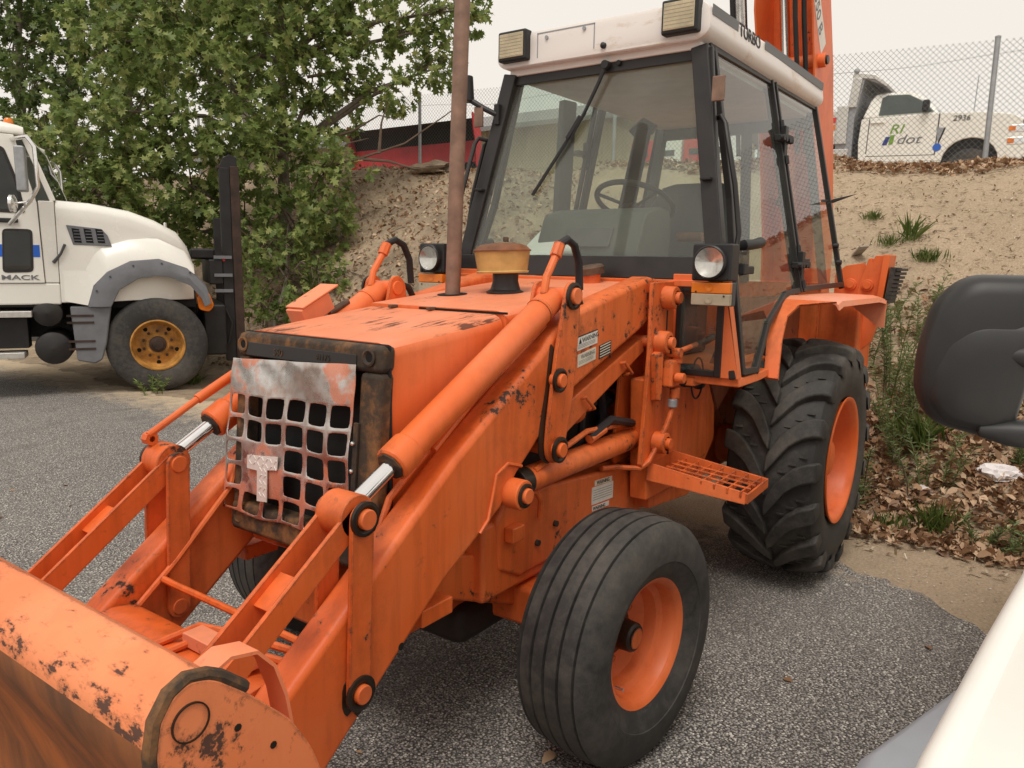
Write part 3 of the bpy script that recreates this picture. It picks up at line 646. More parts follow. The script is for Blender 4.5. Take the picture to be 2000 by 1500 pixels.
# --- cab
def sy(z): return .80-.2065*(z-1.2)
def sp3(x,z,s,d=0): return (x,s*(sy(z)+d),z)
def strip(pts,s,w,name,mat,closed=False,d=0,th=.03):
    b=MB(); n=len(pts)
    for i in range(n if closed else n-1):
        p,q=Vector(sp3(*pts[i],s,d)),Vector(sp3(*pts[(i+1)%n],s,d)); e=(q-p).normalized()*w*.5
        b.bar(p-e,q+e,w,th,(0,s,.2))
    return b.build(name,mat,BH,.004)
MB().bb(-2.85,-.87,-.62,.62,1.15,1.19).build('cab_floor','orange',BH,.004)
for s in(1,-1):
    MB().add([(-.875,s*.50,1.165),(-.875,s*.815,1.165),(-1.12,s*.815,1.165),(-1.30,s*.80,1.165),(-1.30,s*.50,1.165),(-.875,s*.50,1.20),(-.875,s*.805,1.20),(-1.12,s*.805,1.20),(-1.30,s*.80,1.20),(-1.30,s*.50,1.20)],[(4,3,2,1,0),(5,6,7,8,9),(0,1,6,5),(1,2,7,6),(2,3,8,7),(3,4,9,8),(4,0,5,9)]).build('cab_sill','orange',BH,.005)
    # front lower corner: post, gasket and foot window
    MB().add([(-.862,s*.735,1.20),(-.862,s*.812,1.20),(-.862,s*.735,1.60),(-.862,s*.732,1.60),(-.93,s*.735,1.20),(-.93,s*.802,1.20),(-.93,s*.735,1.60),(-.93,s*.732,1.60)],[(0,1,3,2),(4,6,7,5),(0,4,5,1),(1,5,7,3),(2,3,7,6),(0,2,6,4)]).build('corner_post','orange_clean',BH,.006)
    MB().bb(-.868,-.90,s*.50,s*.75,1.575,1.625).build('cab_header','orange_clean',BH,.004)
    MB().bb(-.865,-.90,s*.50,s*.525,1.19,1.58).build('cab_upright','orange_clean',BH,.003)
    for (a,b2,c_,d_) in((.525,.55,1.20,1.578),(.705,.735,1.20,1.578),(.55,.705,1.20,1.225),(.55,.705,1.553,1.578)): MB().bb(-.858,-.89,s*a,s*b2,c_,d_).build('foot_window_gasket','black_frame',BH,.003)
    MB().bb(-.872,-.876,s*.548,s*.707,1.223,1.555).build('foot_window','truck_glass' if False else 'door_glass',BH)
    # pillars and side glazing
    FP=[(-.885,1.24),(-.905,1.66),(-1.055,2.58)]
    fp=[Vector(sp3(x,z,s,-.02)) for x,z in FP]
    b=MB(); b.bar(fp[1]-Vector((0,0,.06)),fp[2],.075,.06,(1,0,.2)); b.build('front_pillar','black_frame',BH,.006)
    strip([(-.955,1.22),(-1.015,1.60),(-1.105,1.95),(-1.15,2.585)],s,.030,'door_frame','black_frame',d=-.004)
    strip([(-.885,1.22),(-.945,1.62),(-1.03,1.72)],s,.05,'door_gasket','black_frame',d=-.012)
    strip([(-1.12,2.598),(-2.80,2.615)],s,.045,'top_rail','black_frame',d=-.006)
    strip([(-1.93,2.60),(-1.945,1.54)],s,.022,'door_edge','black_frame',d=.004,th=.025)
    strip([(-1.99,2.60),(-2.005,1.54)],s,.022,'rear_window_edge','black_frame',d=.004,th=.025)
    strip([(-1.965,2.60),(-1.975,1.54)],s,.05,'middle_pillar','black_frame',d=-.03,th=.02)
    strip([(-2.785,2.61),(-2.86,1.545)],s,.030,'rear_pillar','black_frame',d=0)
    strip([(-2.86,1.555),(-2.0,1.545)],s,.030,'window_sill','black_frame',d=0)
    strip([(-.955,1.218),(-1.12,1.212),(-1.36,1.395),(-1.70,1.525),(-1.94,1.54)],s,.028,'door_gasket','black_frame',d=-.004)
    G=[(-1.165,2.58),(-1.925,2.585),(-1.94,1.55),(-1.70,1.532),(-1.36,1.405),(-1.12,1.222),(-.965,1.228),(-1.03,1.60),(-1.115,1.95)]
    MB().add([sp3(x,z,s,.0) for x,z in G],[tuple(range(len(G)))]).build('door_glass','door_glass',BH)
    G=[(-2.005,2.585),(-2.775,2.60),(-2.85,1.565),(-2.02,1.555)]
    MB().add([sp3(x,z,s,.0) for x,z in G],[tuple(range(4))]).build('rear_side_glass','door_glass',BH)
    # hinges, latch, mirror bracket, grab handle
    for z in(2.30,1.66):
        h=MB().box(sp3(-1.965,z,s,.018),(.05,.03,.16)).box(sp3(-1.90,z+.01,s,.022),(.10,.03,.03)).box(sp3(-2.03,z+.03,s,.024),(.10,.03,.028)).build('hinge','black_plastic',BH,.004)
        for dx in(-.06,-.02,.04,.08): MB().cyl(sp3(-1.95+dx,z+.01,s,.03),sp3(-1.95+dx,z+.01,s,.055),.016,10).build('hinge_knob','black_plastic',h)
        for dz in(-.09,.09): MB().cyl(sp3(-1.965,z+dz-.02,s,.02),sp3(-1.965,z+dz+.02,s,.02),.013,8).build('hinge_pin','black_plastic',h)
    MB().tube([sp3(-1.06,1.745,s,.015),sp3(-1.05,1.75,s,.05),sp3(-1.13,1.755,s,.065),sp3(-1.22,1.765,s,.065)],[.02,.024,.022,.025],12).build('door_handle','black_plastic',BH,.003)
    MB().box(sp3(-1.11,1.645,s,.02),(.13,.035,.035)).box(sp3(-1.05,1.65,s,.03),(.05,.03,.05)).build('door_latch','black_plastic',BH,.006)
    MB().tube([sp3(-1.06,2.28,s,-.01),sp3(-1.03,2.285,s,.035),sp3(-1.01,2.25,s,.055),sp3(-.995,2.0,s,.065),sp3(-.99,1.80,s,.055),sp3(-.975,1.73,s,.04),sp3(-.955,1.715,s,.0)],.0115,10).build('grab_handle','black_frame',BH)
    MB().prism(stad((-2.84,2.06),(-2.66,2.05),.008),s*(sy(2.05)),s*(sy(2.05)+.004)).build('wind_deflector','black_plastic',BH)
    a=sp3(-2.815,2.06,s,.01); MB().add([a,(a[0]+.16,a[1]+s*.02,a[2]-.03),(a[0]-.02,a[1]+s*.015,a[2]+.012),(a[0]-.14,a[1]+s*.13,a[2]+.05),(a[0],a[1],a[2]-.012),(a[0]-.02,a[1]+s*.015,a[2]-.012)],[(0,1,4),(0,2,3),(4,5,3),(0,3,5,4)]).build('mirror_blade','black_plastic',BH)
    for x_,z_ in((-2.80,1.79),(-2.82,1.69)): MB().cyl(sp3(x_,z_,s,.0),sp3(x_,z_,s,.03),.015,10).build('window_catch','black_plastic',BH,.003)
    b=MB().box((-.945,s*.625,2.38),(.012,.055,.10)).build('mirror_bracket','stack_rust',BH,.004)
    MB().box((-.935,s*.60,2.02),(.05,.045,.012)).build('pillar_catch','black_plastic',BH,.003)
    # headlight and indicator on the front corner
    hb=MB().loft([[(x,s*(.730+dy*k),1.675+dz*k) for dy,dz in((-.08,-.073),(.08,-.073),(.08,.073),(-.08,.073))] for x,k in((-.83,.75),(-.79,1),(-.705,1.0))]).build('headlight_box','black_plastic',BH,.008)
    MB().lathe([(0,.066),(.022,.066),(.026,.061),(.020,.058)],(-.7045,s*.730,1.675),(1,0,0),32).build('headlight_ring','black_frame',hb)
    MB().lathe([(-.020,.0),(-.016,.02),(-.004,.045),(.003,.058)],(-.6835,s*.730,1.675),(1,0,0),32).build('reflector','silver',hb)
    MB().lathe([(.014,.0),(.012,.03),(.004,.0575)],(-.6835,s*.730,1.675),(1,0,0),32).build('headlight_lens','lens_glass',hb)
    for dy,dz in((-.065,-.06),(.065,-.06)): MB().cyl((-.705,s*.730+dy,1.675+dz),(-.701,s*.730+dy,1.675+dz),.006,8).build('screw','grease',hb)
    ib=MB().bb(-.765,-.728,s*.652,s*.815,1.505,1.598).build('indicator_housing','grey_dark',BH,.004)
    MB().bb(-.730,-.700,s*.654,s*.813,1.554,1.597).build('amber_lens','amber',ib,.004)
    MB().bb(-.730,-.701,s*.654,s*.813,1.507,1.5535).build('clear_lens','lens_clear',ib,.004)
    for zz,mm_ in((1.577,'amber'),(1.530,'lens_clear')): MB().lathe([(0,.014),(.002,.016),(.002,.006),(.001,0)],(-.700,s*.728,zz),(1,0,0),16).build('bulb_boss',mm_,ib)
    for yy,zz in((.675,1.56),(.79,1.545)): MB().cyl((-.701,s*yy,zz),(-.699,s*yy,zz),.004,8).build('screw','grease',ib)
    MB().bb(-.86,-.76,s*.70,s*.76,1.59,1.61).build('lamp_bracket','orange_clean',BH,.003)
    # roof lamps
    wl=MB().bb(-1.01,-.950,s*.350,s*.515,2.625,2.765).build('work_light','black_plastic',BH,.010)
    MB().bb(-.952,-.944,s*.363,s*.502,2.640,2.750).build('work_light_lens','lamp_glass_old',wl,.003)
    for k in range(7): MB().bb(-.9445,-.943,s*.366,s*.499,2.646+.0148*k,2.648+.0148*k).build('lens_rib','lens_clear',wl)
# cab roof
def rsec(x,hw,z0,z1):
    return [(x,a,b) for a,b in rr([(-hw+.03,z0),(-hw-.015,z0+.035),(-hw,z1-.015),(-hw+.05,z1+.002),(hw-.05,z1+.002),(hw,z1-.015),(hw+.015,z0+.035),(hw-.03,z0)],.028,3)]
MB().loft([rsec(-.992,.520,2.605,2.735),rsec(-1.0,.54,2.600,2.755),rsec(-1.9,.545,2.600,2.765),rsec(-2.80,.54,2.605,2.762),rsec(-2.82,.52,2.615,2.745)]).build('cab_roof','roof_white',BH,.006,ang=30)
MB().loft([[(x,-y,z),(x,y,z),(x+.0,y,z+.035),(x,-y,z+.035)] for x,y,z in((-1.035,.50,2.572),(-2.77,.50,2.578))]).build('roof_base','roof_cream',BH,.006)
MB().bb(-2.75,-1.08,-.475,.475,2.555,2.575).build('headliner','headliner',BH)
for s in(1,-1):
    MB().prism([(-1.03,2.700),(-1.03,2.742),(-1.335,2.745),(-1.335,2.702)],s*.5465,s*.549).build('roof_stripe','cream_band',BH)
    MB().prism([(-1.70,2.705),(-1.70,2.747),(-2.78,2.747),(-2.78,2.705)],s*.5495,s*.552).build('roof_stripe','cream_band',BH)
    if s>0: text('roof_lettering','TURBO',.08,'ink',BH,(-1.345,.5510,2.690),(-1,0,0),(0,-.06,1),.001,sx=1.1,bold=.0012)
    else: text('roof_lettering','TURBO',.08,'ink',BH,(-1.69,-.5510,2.690),(1,0,0),(0,.06,1),.001,sx=1.1,bold=.0012)
for (ya,yb,za,zb) in((-.31,-.305,2.63,2.74),(.0,.005,2.63,2.74),(-.31,.005,2.737,2.742)): MB().bb(-.9905,-.9965,ya,yb,za,zb).build('hatch_seam','grey_light',BH)
for y,z in((-.255,2.715),(-.05,2.725)): MB().cyl((-.99,y,z),(-.985,y,z),.009,10).build('hatch_screw','galv',BH)
MB().lathe([(0,.014),(.012,.013),(.02,.0)],(-.99,.055,2.635),(1,0,0),10).build('roof_plug','black_plastic',BH)
# front glass and frame
WB,WT=(-.900,1.690),(-1.058,2.568)
def wp(y,t,d=0): return (WB[0]+(WT[0]-WB[0])*t+d,y,WB[1]+(WT[1]-WB[1])*t)
def wq(ya0,yb0,ya1,yb1,t0,t1,d,name,mat,th=.02,bev=.003):
    vs=[wp(ya0,t0,d),wp(yb0,t0,d),wp(yb1,t1,d),wp(ya1,t1,d)]; vs+=[(x-th,y,z) for x,y,z in vs]
    return MB().add(vs,[(0,1,2,3),(7,6,5,4),(0,4,5,1),(1,5,6,2),(2,6,7,3),(3,7,4,0)]).build(name,mat,BH,bev)
wq(-.66,.66,-.515,.515,0,1,0,'windshield','windshield_glass',.005,0)
wq(-.70,-.645,-.548,-.495,-.02,1.01,.012,'windshield_seal','black_frame')
wq(.645,.70,.495,.548,-.02,1.01,.012,'windshield_seal','black_frame')
wq(-.70,.70,-.69,.69,-.10,.008,.014,'cowl','black_frame',.05)
wq(-.52,.52,-.515,.515,.955,1.02,.014,'windshield_header','black_frame')
MB().bb(-.90,-.855,-.70,.70,1.572,1.60).build('cowl_rail','orange_clean',BH,.004)
MB().bb(-.90,-.87,-.52,.52,1.50,1.572).build('firewall','black_void',BH)
MB().bb(-.895,-.87,-.50,.50,1.19,1.50).build('firewall','orange_worn',BH)
# wiper
w1=MB().tube([wp(.05,.985,.035),wp(.02,.90,.03),wp(-.035,.76,.028),wp(-.10,.62,.025)],[.010,.009,.008,.006],8).build('wiper_arm','black_plastic',BH)
MB().cyl(wp(.05,.99,0),wp(.05,.99,.05),.02,12).cyl(wp(.11,.995,0),wp(.11,.995,.03),.012,10).build('wiper_pivot','black_plastic',w1,.003)
MB().bar(wp(-.04,.76,.016),wp(-.285,.335,.014),.014,.012).build('wiper_blade','black_plastic',w1)
MB().bar(wp(-.055,.74,.028),wp(-.115,.625,.028),.022,.018).build('wiper_clip','black_plastic',w1,.003)
# right mirror arm and grab rail
MB().tube([(-.985,-.545,2.39),(-.955,-.60,2.42),(-.93,-.69,2.475)],.014,10).build('mirror_arm','black_plastic',BH)
MB().tube([(-.93,-.685,2.455),(-.93,-.69,2.58)],[.034,.030],14).build('mirror_pod','black_plastic',BH,.006)
MB().box((-.99,-.54,2.39),(.03,.03,.10)).build('mirror_clamp','black_plastic',BH,.004)
MB().tube([(-1.01,-.60,2.27),(-.965,-.64,2.28),(-.94,-.645,2.25),(-.85,-.67,1.95),(-.84,-.68,1.78)],.011,10).build('grab_handle','black_frame',BH)
# --- cab inside
MB().bb(-2.83,-2.79,-.62,.62,1.19,1.56).build('rear_panel','orange_worn',BH)
for y in(-.47,.10,.47): MB().bar((-2.80,y*1.35,1.55),(-2.77,y,2.58),.05,.05).build('rear_window_post','dash_grey',BH)
MB().bar((-2.78,-.5,2.53),(-2.78,.5,2.53),.05,.08).build('rear_header','dash_grey',BH)
MB().add([(-2.81,-.62,1.57),(-2.81,.62,1.57),(-2.785,.48,2.50),(-2.785,-.48,2.50)],[(0,1,2,3)]).build('rear_window','door_glass',BH)
dk=MB().prism(rr([(-1.06,1.30),(-1.02,1.72),(-1.10,1.90),(-1.24,1.935),(-1.36,1.92),(-1.38,1.80),(-1.30,1.30)],.03,3),-.32,.25).build('dashboard','dash_grey',BH,.01)
MB().prism([(-1.012,1.74),(-1.06,1.83),(-1.075,1.83),(-1.03,1.74)],-.16,.10).build('dash_recess','grey_dark',dk,.004)
MB().bar((-1.33,0,1.90),(-1.44,0,1.96),.06,.06).build('steering_column','black_plastic',BH,.01)
wn=Vector((-.45,0,.9)).normalized(); wc=Vector((-1.46,-.0,1.975)); ua=Vector((0,1,0)); ub=wn.cross(ua)
MB().tube([wc+(ua*math.cos(k*PI/20)+ub*math.sin(k*PI/20))*.20 for k in range(41)],.014,10).build('steering_wheel','black_plastic',BH)
for k in range(3):
    a=PI/2+k*2*PI/3; MB().tube([wc-wn*.03,wc+(ua*math.cos(a)+ub*math.sin(a))*.195],.009,8).build('steering_spoke','black_plastic',BH)
def sect(x,z,hw,d,r=.06): return [(x+a,b,z) for a,b in rr([(-d,-hw),(d,-hw),(d,hw),(-d,hw)],r,3)]
MB().loft([sect(-1.86,1.62,.24,.06),sect(-1.88,1.80,.26,.065),sect(-1.93,2.0,.25,.055),sect(-1.96,2.09,.20,.04),sect(-1.965,2.11,.13,.02)]).build('seat_back','seat_black',BH,ang=40).location.y=.13
MB().loft([sect(-1.72,1.50,.25,.24),sect(-1.70,1.58,.27,.26),sect(-1.70,1.62,.25,.24)]).build('seat_cushion','seat_black',BH,.02,ang=40).location.y=.13
MB().bb(-1.85,-1.55,-.02,.28,1.19,1.50).build('seat_base','grey_dark',BH,.02)
MB().cyl((-1.52,.22,1.80),(-1.52,.36,1.80),.025,12).build('arm_knob','bowl_lid',BH,.008)
MB().add([(-.99,-.40,1.70),(-.985,-.20,1.70),(-1.11,-.18,1.85),(-1.11,-.32,1.845)],[(0,1,2,3)]).build('clipboard_paper','paper',BH)
MB().cyl((-1.0,-.16,1.72),(-1.0,-.06,1.72),.03,14).build('paper_cup','paper',BH)
MB().bar((-1.40,-.44,1.19),(-1.46,-.42,2.52),.05,.09).build('cab_inner_post','dash_grey',BH,.008)
MB().bar((-1.25,.0,1.62),(-1.62,-.045,2.36),.075,.05).build('cab_strut','black_void',BH,.006)
MB().tube([(-1.60,-.10,2.34),(-1.62,-.045,2.40),(-1.64,.01,2.36)],.03,10).build('strut_clamp','black_plastic',BH,.006)
# --- remote valve on the left tower
vb=MB().add([(-.655,.512,1.30),(-.645,.545,1.295),(-.70,.552,1.315),(-.71,.512,1.32),(-.675,.512,1.10),(-.665,.545,1.11),(-.70,.552,1.10),(-.71,.512,1.095)],[(0,1,2,3),(7,6,5,4),(0,4,5,1),(1,5,6,2),(2,6,7,3),(3,7,4,0)]).build('valve_bracket','orange_worn',BH,.005)
MB().bb(-.81,-.715,.53,.585,1.155,1.275).build('valve_body','orange_worn',BH,.014)
for a_,b_2,r_2 in(((-.785,.57,1.10),(-.785,.57,1.15),.022),((-.785,.57,1.255),(-.785,.57,1.295),.026),((-.74,.59,1.20),(-.74,.63,1.20),.022)): MB().cyl(a_,b_2,r_2,14).build('valve_port','orange_worn',BH,.004)
MB().cyl((-.765,.57,1.105),(-.765,.57,1.07),.021,14).build('valve_plug','galv',BH,.004)
MB().cyl((-.765,.535,1.30),(-.765,.60,1.30),.022,12).build('lever_pivot','orange_worn',BH,.003)
MB().tube([(-.75,.575,1.300),(-.81,.59,1.312),(-.93,.595,1.325)],.011,10).build('valve_lever','orange_clean',BH)
MB().tube([(-.93,.595,1.325),(-1.02,.60,1.332),(-1.12,.605,1.348)],[.013,.016,.014],10).build('lever_grip','black_plastic',BH,.003)
for p_,q_,r_2 in(((-.81,.565,1.225),(-.99,.575,1.205),.027),((-.81,.565,1.175),(-1.02,.575,1.145),.024)): MB().tube([p_,Vector(p_).lerp(Vector(q_),.3),Vector(p_).lerp(Vector(q_),.32),q_],[r_2*.7,r_2*.7,r_2,r_2],14).build('coupler','black_plastic',BH,.003)
MB().lathe([(0,.01),(0,.030),(.02,.030),(.02,0)],(-1.02,.575,1.145),(-1,0,-.15),14).build('coupler_cap','black_plastic',BH)
MB().tube([Vector((-.95,.60,1.175))+Vector((math.cos(k*PI/12)*.065,.0,math.sin(k*PI/12)*.09)) for k in range(25)],.004,6).build('cap_tether','hose',BH)
MB().tube([(-.775,.575,1.09),(-.745,.56,1.0),(-.70,.535,.90),(-.665,.52,.845),(-.625,.50,.82),(-.55,.43,.83),(-.46,.41,.84)],.011,8).build('oil_pipe','orange',BH)
# --- backhoe at the rear
MB().bb(-3.25,-2.85,-.85,.85,.75,1.45).build('rear_frame','orange_worn',BH,.02)
for s in(1,-1):
    MB().add([(-2.98,s*y,z) for y,z in((.66,1.25),(.66,1.62),(.72,1.672),(.825,1.69),(.852,1.60),(.80,1.50),(.80,1.25))]+[(-3.02,s*y,z) for y,z in((.66,1.25),(.66,1.62),(.72,1.672),(.825,1.69),(.852,1.60),(.80,1.50),(.80,1.25))],[tuple(range(7)),tuple(range(13,6,-1))]+[(i,i+7,(i+1)%7+7,(i+1)%7) for i in range(7)]).build('stabilizer_bracket','orange_clean',BH,.003)
    q=[(.852,1.715),(.868,1.72),(.875,1.69),(.89,1.735),(.985,1.74),(.945,1.38),(.90,1.20),(.80,1.10),(.78,1.25),(.80,1.50),(.812,1.57)]
    MB().add([(-2.96,s*y,z) for y,z in q]+[(-3.04,s*y,z) for y,z in q],[tuple(range(11)),tuple(range(21,10,-1))]+[(i,i+11,(i+1)%11+11,(i+1)%11) for i in range(11)]).build('stabilizer_leg','orange_clean',BH,.004)
    q=[(.945,1.74),(.985,1.74),(.955,1.40),(.92,1.40)]
    MB().add([(-2.90,s*y,z) for y,z in q]+[(-3.10,s*y,z) for y,z in q],[(0,1,2,3),(7,6,5,4),(0,4,5,1),(1,5,6,2),(2,6,7,3),(3,7,4,0)]).build('stabilizer_shoe','orange_clean',BH,.004)
    pd=MB().bar((-3.0,s*.985,1.45),(-3.0,s*1.005,1.665),.20,.03,(0,1,0))
    for k in range(9):
        z=1.46+.024*k; y=.972+.0018*k*4
        pd.box((-3.0,s*(y+.012),z),(.205,.030,.016))
    pd.build('rubber_pad','rubber',BH)
    for y,z,x in((.757,1.556,-2.965),(.859,1.553,-2.945)):
        MB().cyl((x-.05,s*y,z),(x,s*y,z),.036,20).build('stabilizer_pin','orange_clean',BH,.004)
        MB().cyl((x,s*y,z),(x+.012,s*y,z),.024,16).build('pin_head','orange_clean',BH,.003)
    MB().bar((-3.0,s*.68,1.30),(-3.0,s*.88,.55),.09,.09,(1,0,0)).build('stabilizer_cylinder','orange_worn',BH,.01)
    # boom cheeks
    MB().prism([(-3.60,4.05),(-4.02,4.12),(-4.10,3.62),(-4.31,3.19),(-4.74,1.84),(-4.72,1.15),(-4.25,1.05),(-4.15,1.9),(-3.80,3.10),(-3.64,3.50)],s*.195,s*.21).build('boom_cheek','orange_clean',BH,.004)
text('boom_lettering','550 B',.15,'grey_trim',BH,(-3.655,.2125,3.53),(-.664,0,-.747),(-.747,0,.664),.001,sx=.86)
MB().add([(-3.56,.2112,3.62),(-3.93,.2112,3.20),(-4.04,.2112,3.30),(-3.67,.2112,3.72)],[(0,1,2,3)]).build('lettering_plate','sticker',BH)
MB().prism([(-3.95,4.0),(-4.0,4.0),(-4.62,1.84),(-4.60,1.2),(-4.5,1.2),(-4.45,1.9)],-.20,.20).build('boom_web','orange_worn',BH)
MB().cyl((-3.90,-.26,3.15),(-3.90,.26,3.15),.05,18).build('boom_pin','orange_clean',BH,.006)
MB().cyl((-3.90,.26,3.15),(-3.90,.275,3.15),.032,16).build('pin_head','grease',BH)
MB().cyl((-3.62,-.02,3.9),(-3.95,-.02,2.9),.035,18).build('boom_rod','chrome',BH)
MB().cyl((-3.95,-.02,2.9),(-4.3,-.02,1.7),.06,18).build('boom_cylinder','orange_clean',BH)
MB().cyl((-3.45,-.28,3.9),(-3.80,-.28,2.7),.045,18).build('dipper_cylinder','silver',BH)
for dx,y in((0,.10),(-.04,.15),(.06,-.33),(.03,-.25)): MB().tube([(-3.45+dx,y,4.0),(-3.62+dx,y,3.4),(-3.80+dx,y,2.95),(-3.9+dx,y,2.5)],.018,8).build('boom_hose','hose',BH)
MB().bb(-4.7,-3.2,-.25,.25,.7,1.25).build('swing_frame','orange_worn',BH,.03)
# ================================================================ ground, hill, asphalt
rng=np.random.default_rng(11); random.seed(11)
def Hc(y): return 2.93+.038*(.84-np.clip(y,-16,8))
def xbase(y): return -3.05-.125*np.clip(1.3-y,-3,18)
def terrain(x,y):
    b=xbase(y); c=-8.75
    t=np.clip((b-x)/(b-c),0,1); h=Hc(y)*(t*t*(3-2*t)*.55+t*.45)
    n=(.05*np.sin(x*1.7+y*.9)+.035*np.sin(y*2.3-x*1.1+1)+.02*np.sin(x*5.1+y*3.7)+.015*np.sin(y*7.3-x*4.4))
    return h+n*np.clip((b-x)/.8,0,1)*np.where(x<-9.5,.3,1)
def tz(x,y): return float(terrain(np.float64(x),np.float64(y)))
gx_=np.concatenate([np.linspace(-160,-20,15),np.linspace(-18,-10.5,16),np.arange(-10,-2.2,.08),np.linspace(-2.1,60,24)])
gy_=np.concatenate([np.linspace(-140,-18,14),np.arange(-17,5,.10),np.linspace(5.2,120,16)])
X,Y=np.meshgrid(gx_,gy_,indexing='ij'); Z=terrain(X,Y)
near=(X>-10)&(X<-3.2)&(Y>-17)&(Y<5); Z=Z+np.where(near,rng.normal(0,.010,X.shape),0)
V=np.stack([X,Y,Z],-1).reshape(-1,3); nx,ny=X.shape
I=np.arange(nx*ny).reshape(nx,ny); F=np.stack([I[:-1,:-1],I[1:,:-1],I[1:,1:],I[:-1,1:]],-1).reshape(-1,4)
t=NT('sandy_ground'); t.P(False)
n1=t.noise(1.3,4); n2=t.noise(55,6,.7); n3=t.noise(9,5,.65); n4=t.noise(230,3,.6)
c=t.mix(t.ramp(n2,[(.3,0),(.7,1)]),(.38,.28,.185),(.64,.51,.36))
sx=t.n('ShaderNodeSeparateXYZ'); t.l(t.pos,sx.inputs[0])
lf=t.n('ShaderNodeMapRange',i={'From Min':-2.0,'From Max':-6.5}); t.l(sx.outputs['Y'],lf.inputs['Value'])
dark=t.math('MULTIPLY',t.ramp(t.math('ADD',n1,t.math('MULTIPLY',n3,.5)),[(.55,.15),(.95,1)]),t.math('ADD',t.math('MULTIPLY',lf.outputs[0],.62),.30))  # darker towards the left: dark soil, with shade mixed into the colour
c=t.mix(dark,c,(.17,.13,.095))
c=t.mix(t.ramp(n4,[(.66,0),(.76,.7)]),c,(.15,.10,.07)); c=t.mix(t.ramp(n4,[(.28,.8),(.36,0)]),c,(.62,.52,.38))
t.set(color=c,rough=.95,spec=.15); t.bump(t.math('ADD',t.math('MULTIPLY',n2,.6),t.math('MULTIPLY',n4,.35)),.8,.03)
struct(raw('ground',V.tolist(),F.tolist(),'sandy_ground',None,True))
# asphalt lot with a ragged edge where the sand has washed over
ey=np.concatenate([np.linspace(-70,-15,12),np.arange(-14,4.5,.04),np.linspace(4.6,60,12)])
ex=np.interp(ey,[-70,-14,-7,-2,.3,1.0,1.74,1.9,2.6,60],[-3.4,-3.1,-2.75,-2.65,-2.42,-2.18,-1.77,-1.62,-1.5,-1.5])
ns=np.zeros_like(ey)
for k,a in((1.7,.06),(4.3,.05),(11,.03),(27,.022),(61,.016)): ns+=a*np.sin(ey*k+k*1.3)
ns+=rng.normal(0,.008,ey.shape); ex=ex+ns
cols=np.array([0,.15,.5,1.2,2.5,5,10,30,60.])
AV=[];AF=[]
for i in range(len(ey)):
    for k in cols: AV.append((ex[i]+k,ey[i],.004))
nc=len(cols)
for i in range(len(ey)-1):
    for k in range(nc-1): a=i*nc+k; AF.append((a,a+1,a+nc+1,a+nc))
t=NT('asphalt'); t.P(False)
v1=t.n('ShaderNodeTexVoronoi',i={'Scale':105.,'Randomness':1.}); t.l(t.pos,v1.inputs['Vector'])
v2=t.n('ShaderNodeTexVoronoi',i={'Scale':170.}); t.l(t.pos,v2.inputs['Vector'])
sp=t.n('ShaderNodeSeparateColor'); t.l(v1.outputs['Color'],sp.inputs[0]); sp2=t.n('ShaderNodeSeparateColor'); t.l(v2.outputs['Color'],sp2.inputs[0])
st=t.ramp(sp.outputs[0],[(0,(.17,.16,.152)),(.40,(.30,.283,.268)),(.68,(.43,.405,.375)),(.85,(.62,.58,.52)),(1,(.80,.76,.69))])
fine=t.ramp(sp2.outputs[1],[(0,(.13,.122,.117)),(.6,(.27,.253,.24)),(1,(.64,.59,.53))])
ed=t.ramp(v1.outputs['Distance'],[(.0,0),(.45,0),(.62,1)])
c=t.mix(t.ramp(sp.outputs[1],[(.42,0),(.46,1)]),st,fine); c=t.mix(ed,c,(.06,.055,.052))
big=t.noise(.55,5,.65); c=t.mix(t.ramp(big,[(.35,.0),(.75,.45)]),c,(.30,.275,.245)); trk=t.noise(1.0,5,.7,t.scale((.35,2.6,1))); c=t.mix(t.ramp(trk,[(.52,0),(.68,.4)]),c,(.09,.083,.078))
oil=t.noise(1.1,3); c=t.mix(t.ramp(oil,[(.60,0),(.74,.5)]),c,(.06,.052,.047))
sx=t.n('ShaderNodeSeparateXYZ'); t.l(t.pos,sx.inputs[0])
mr=t.n('ShaderNodeMapRange',i={'From Min':-1.3,'From Max':-2.7}); t.l(sx.outputs['X'],mr.inputs['Value'])
sd=t.math('ADD',t.math('MULTIPLY',mr.outputs[0],.55),t.math('MULTIPLY',t.noise(7,5,.7),.62))
c=t.mix(t.ramp(sd,[(.60,0),(.86,.95)]),c,t.mix(t.noise(160,3),(.44,.33,.21),(.72,.58,.41)))
t.set(color=c,rough=.9,spec=.22); t.bump(t.math('SUBTRACT',t.math('MULTIPLY',sp.outputs[2],.35),v1.outputs['Distance']),.75,.010)
struct(raw('asphalt_lot',AV,AF,'asphalt'))
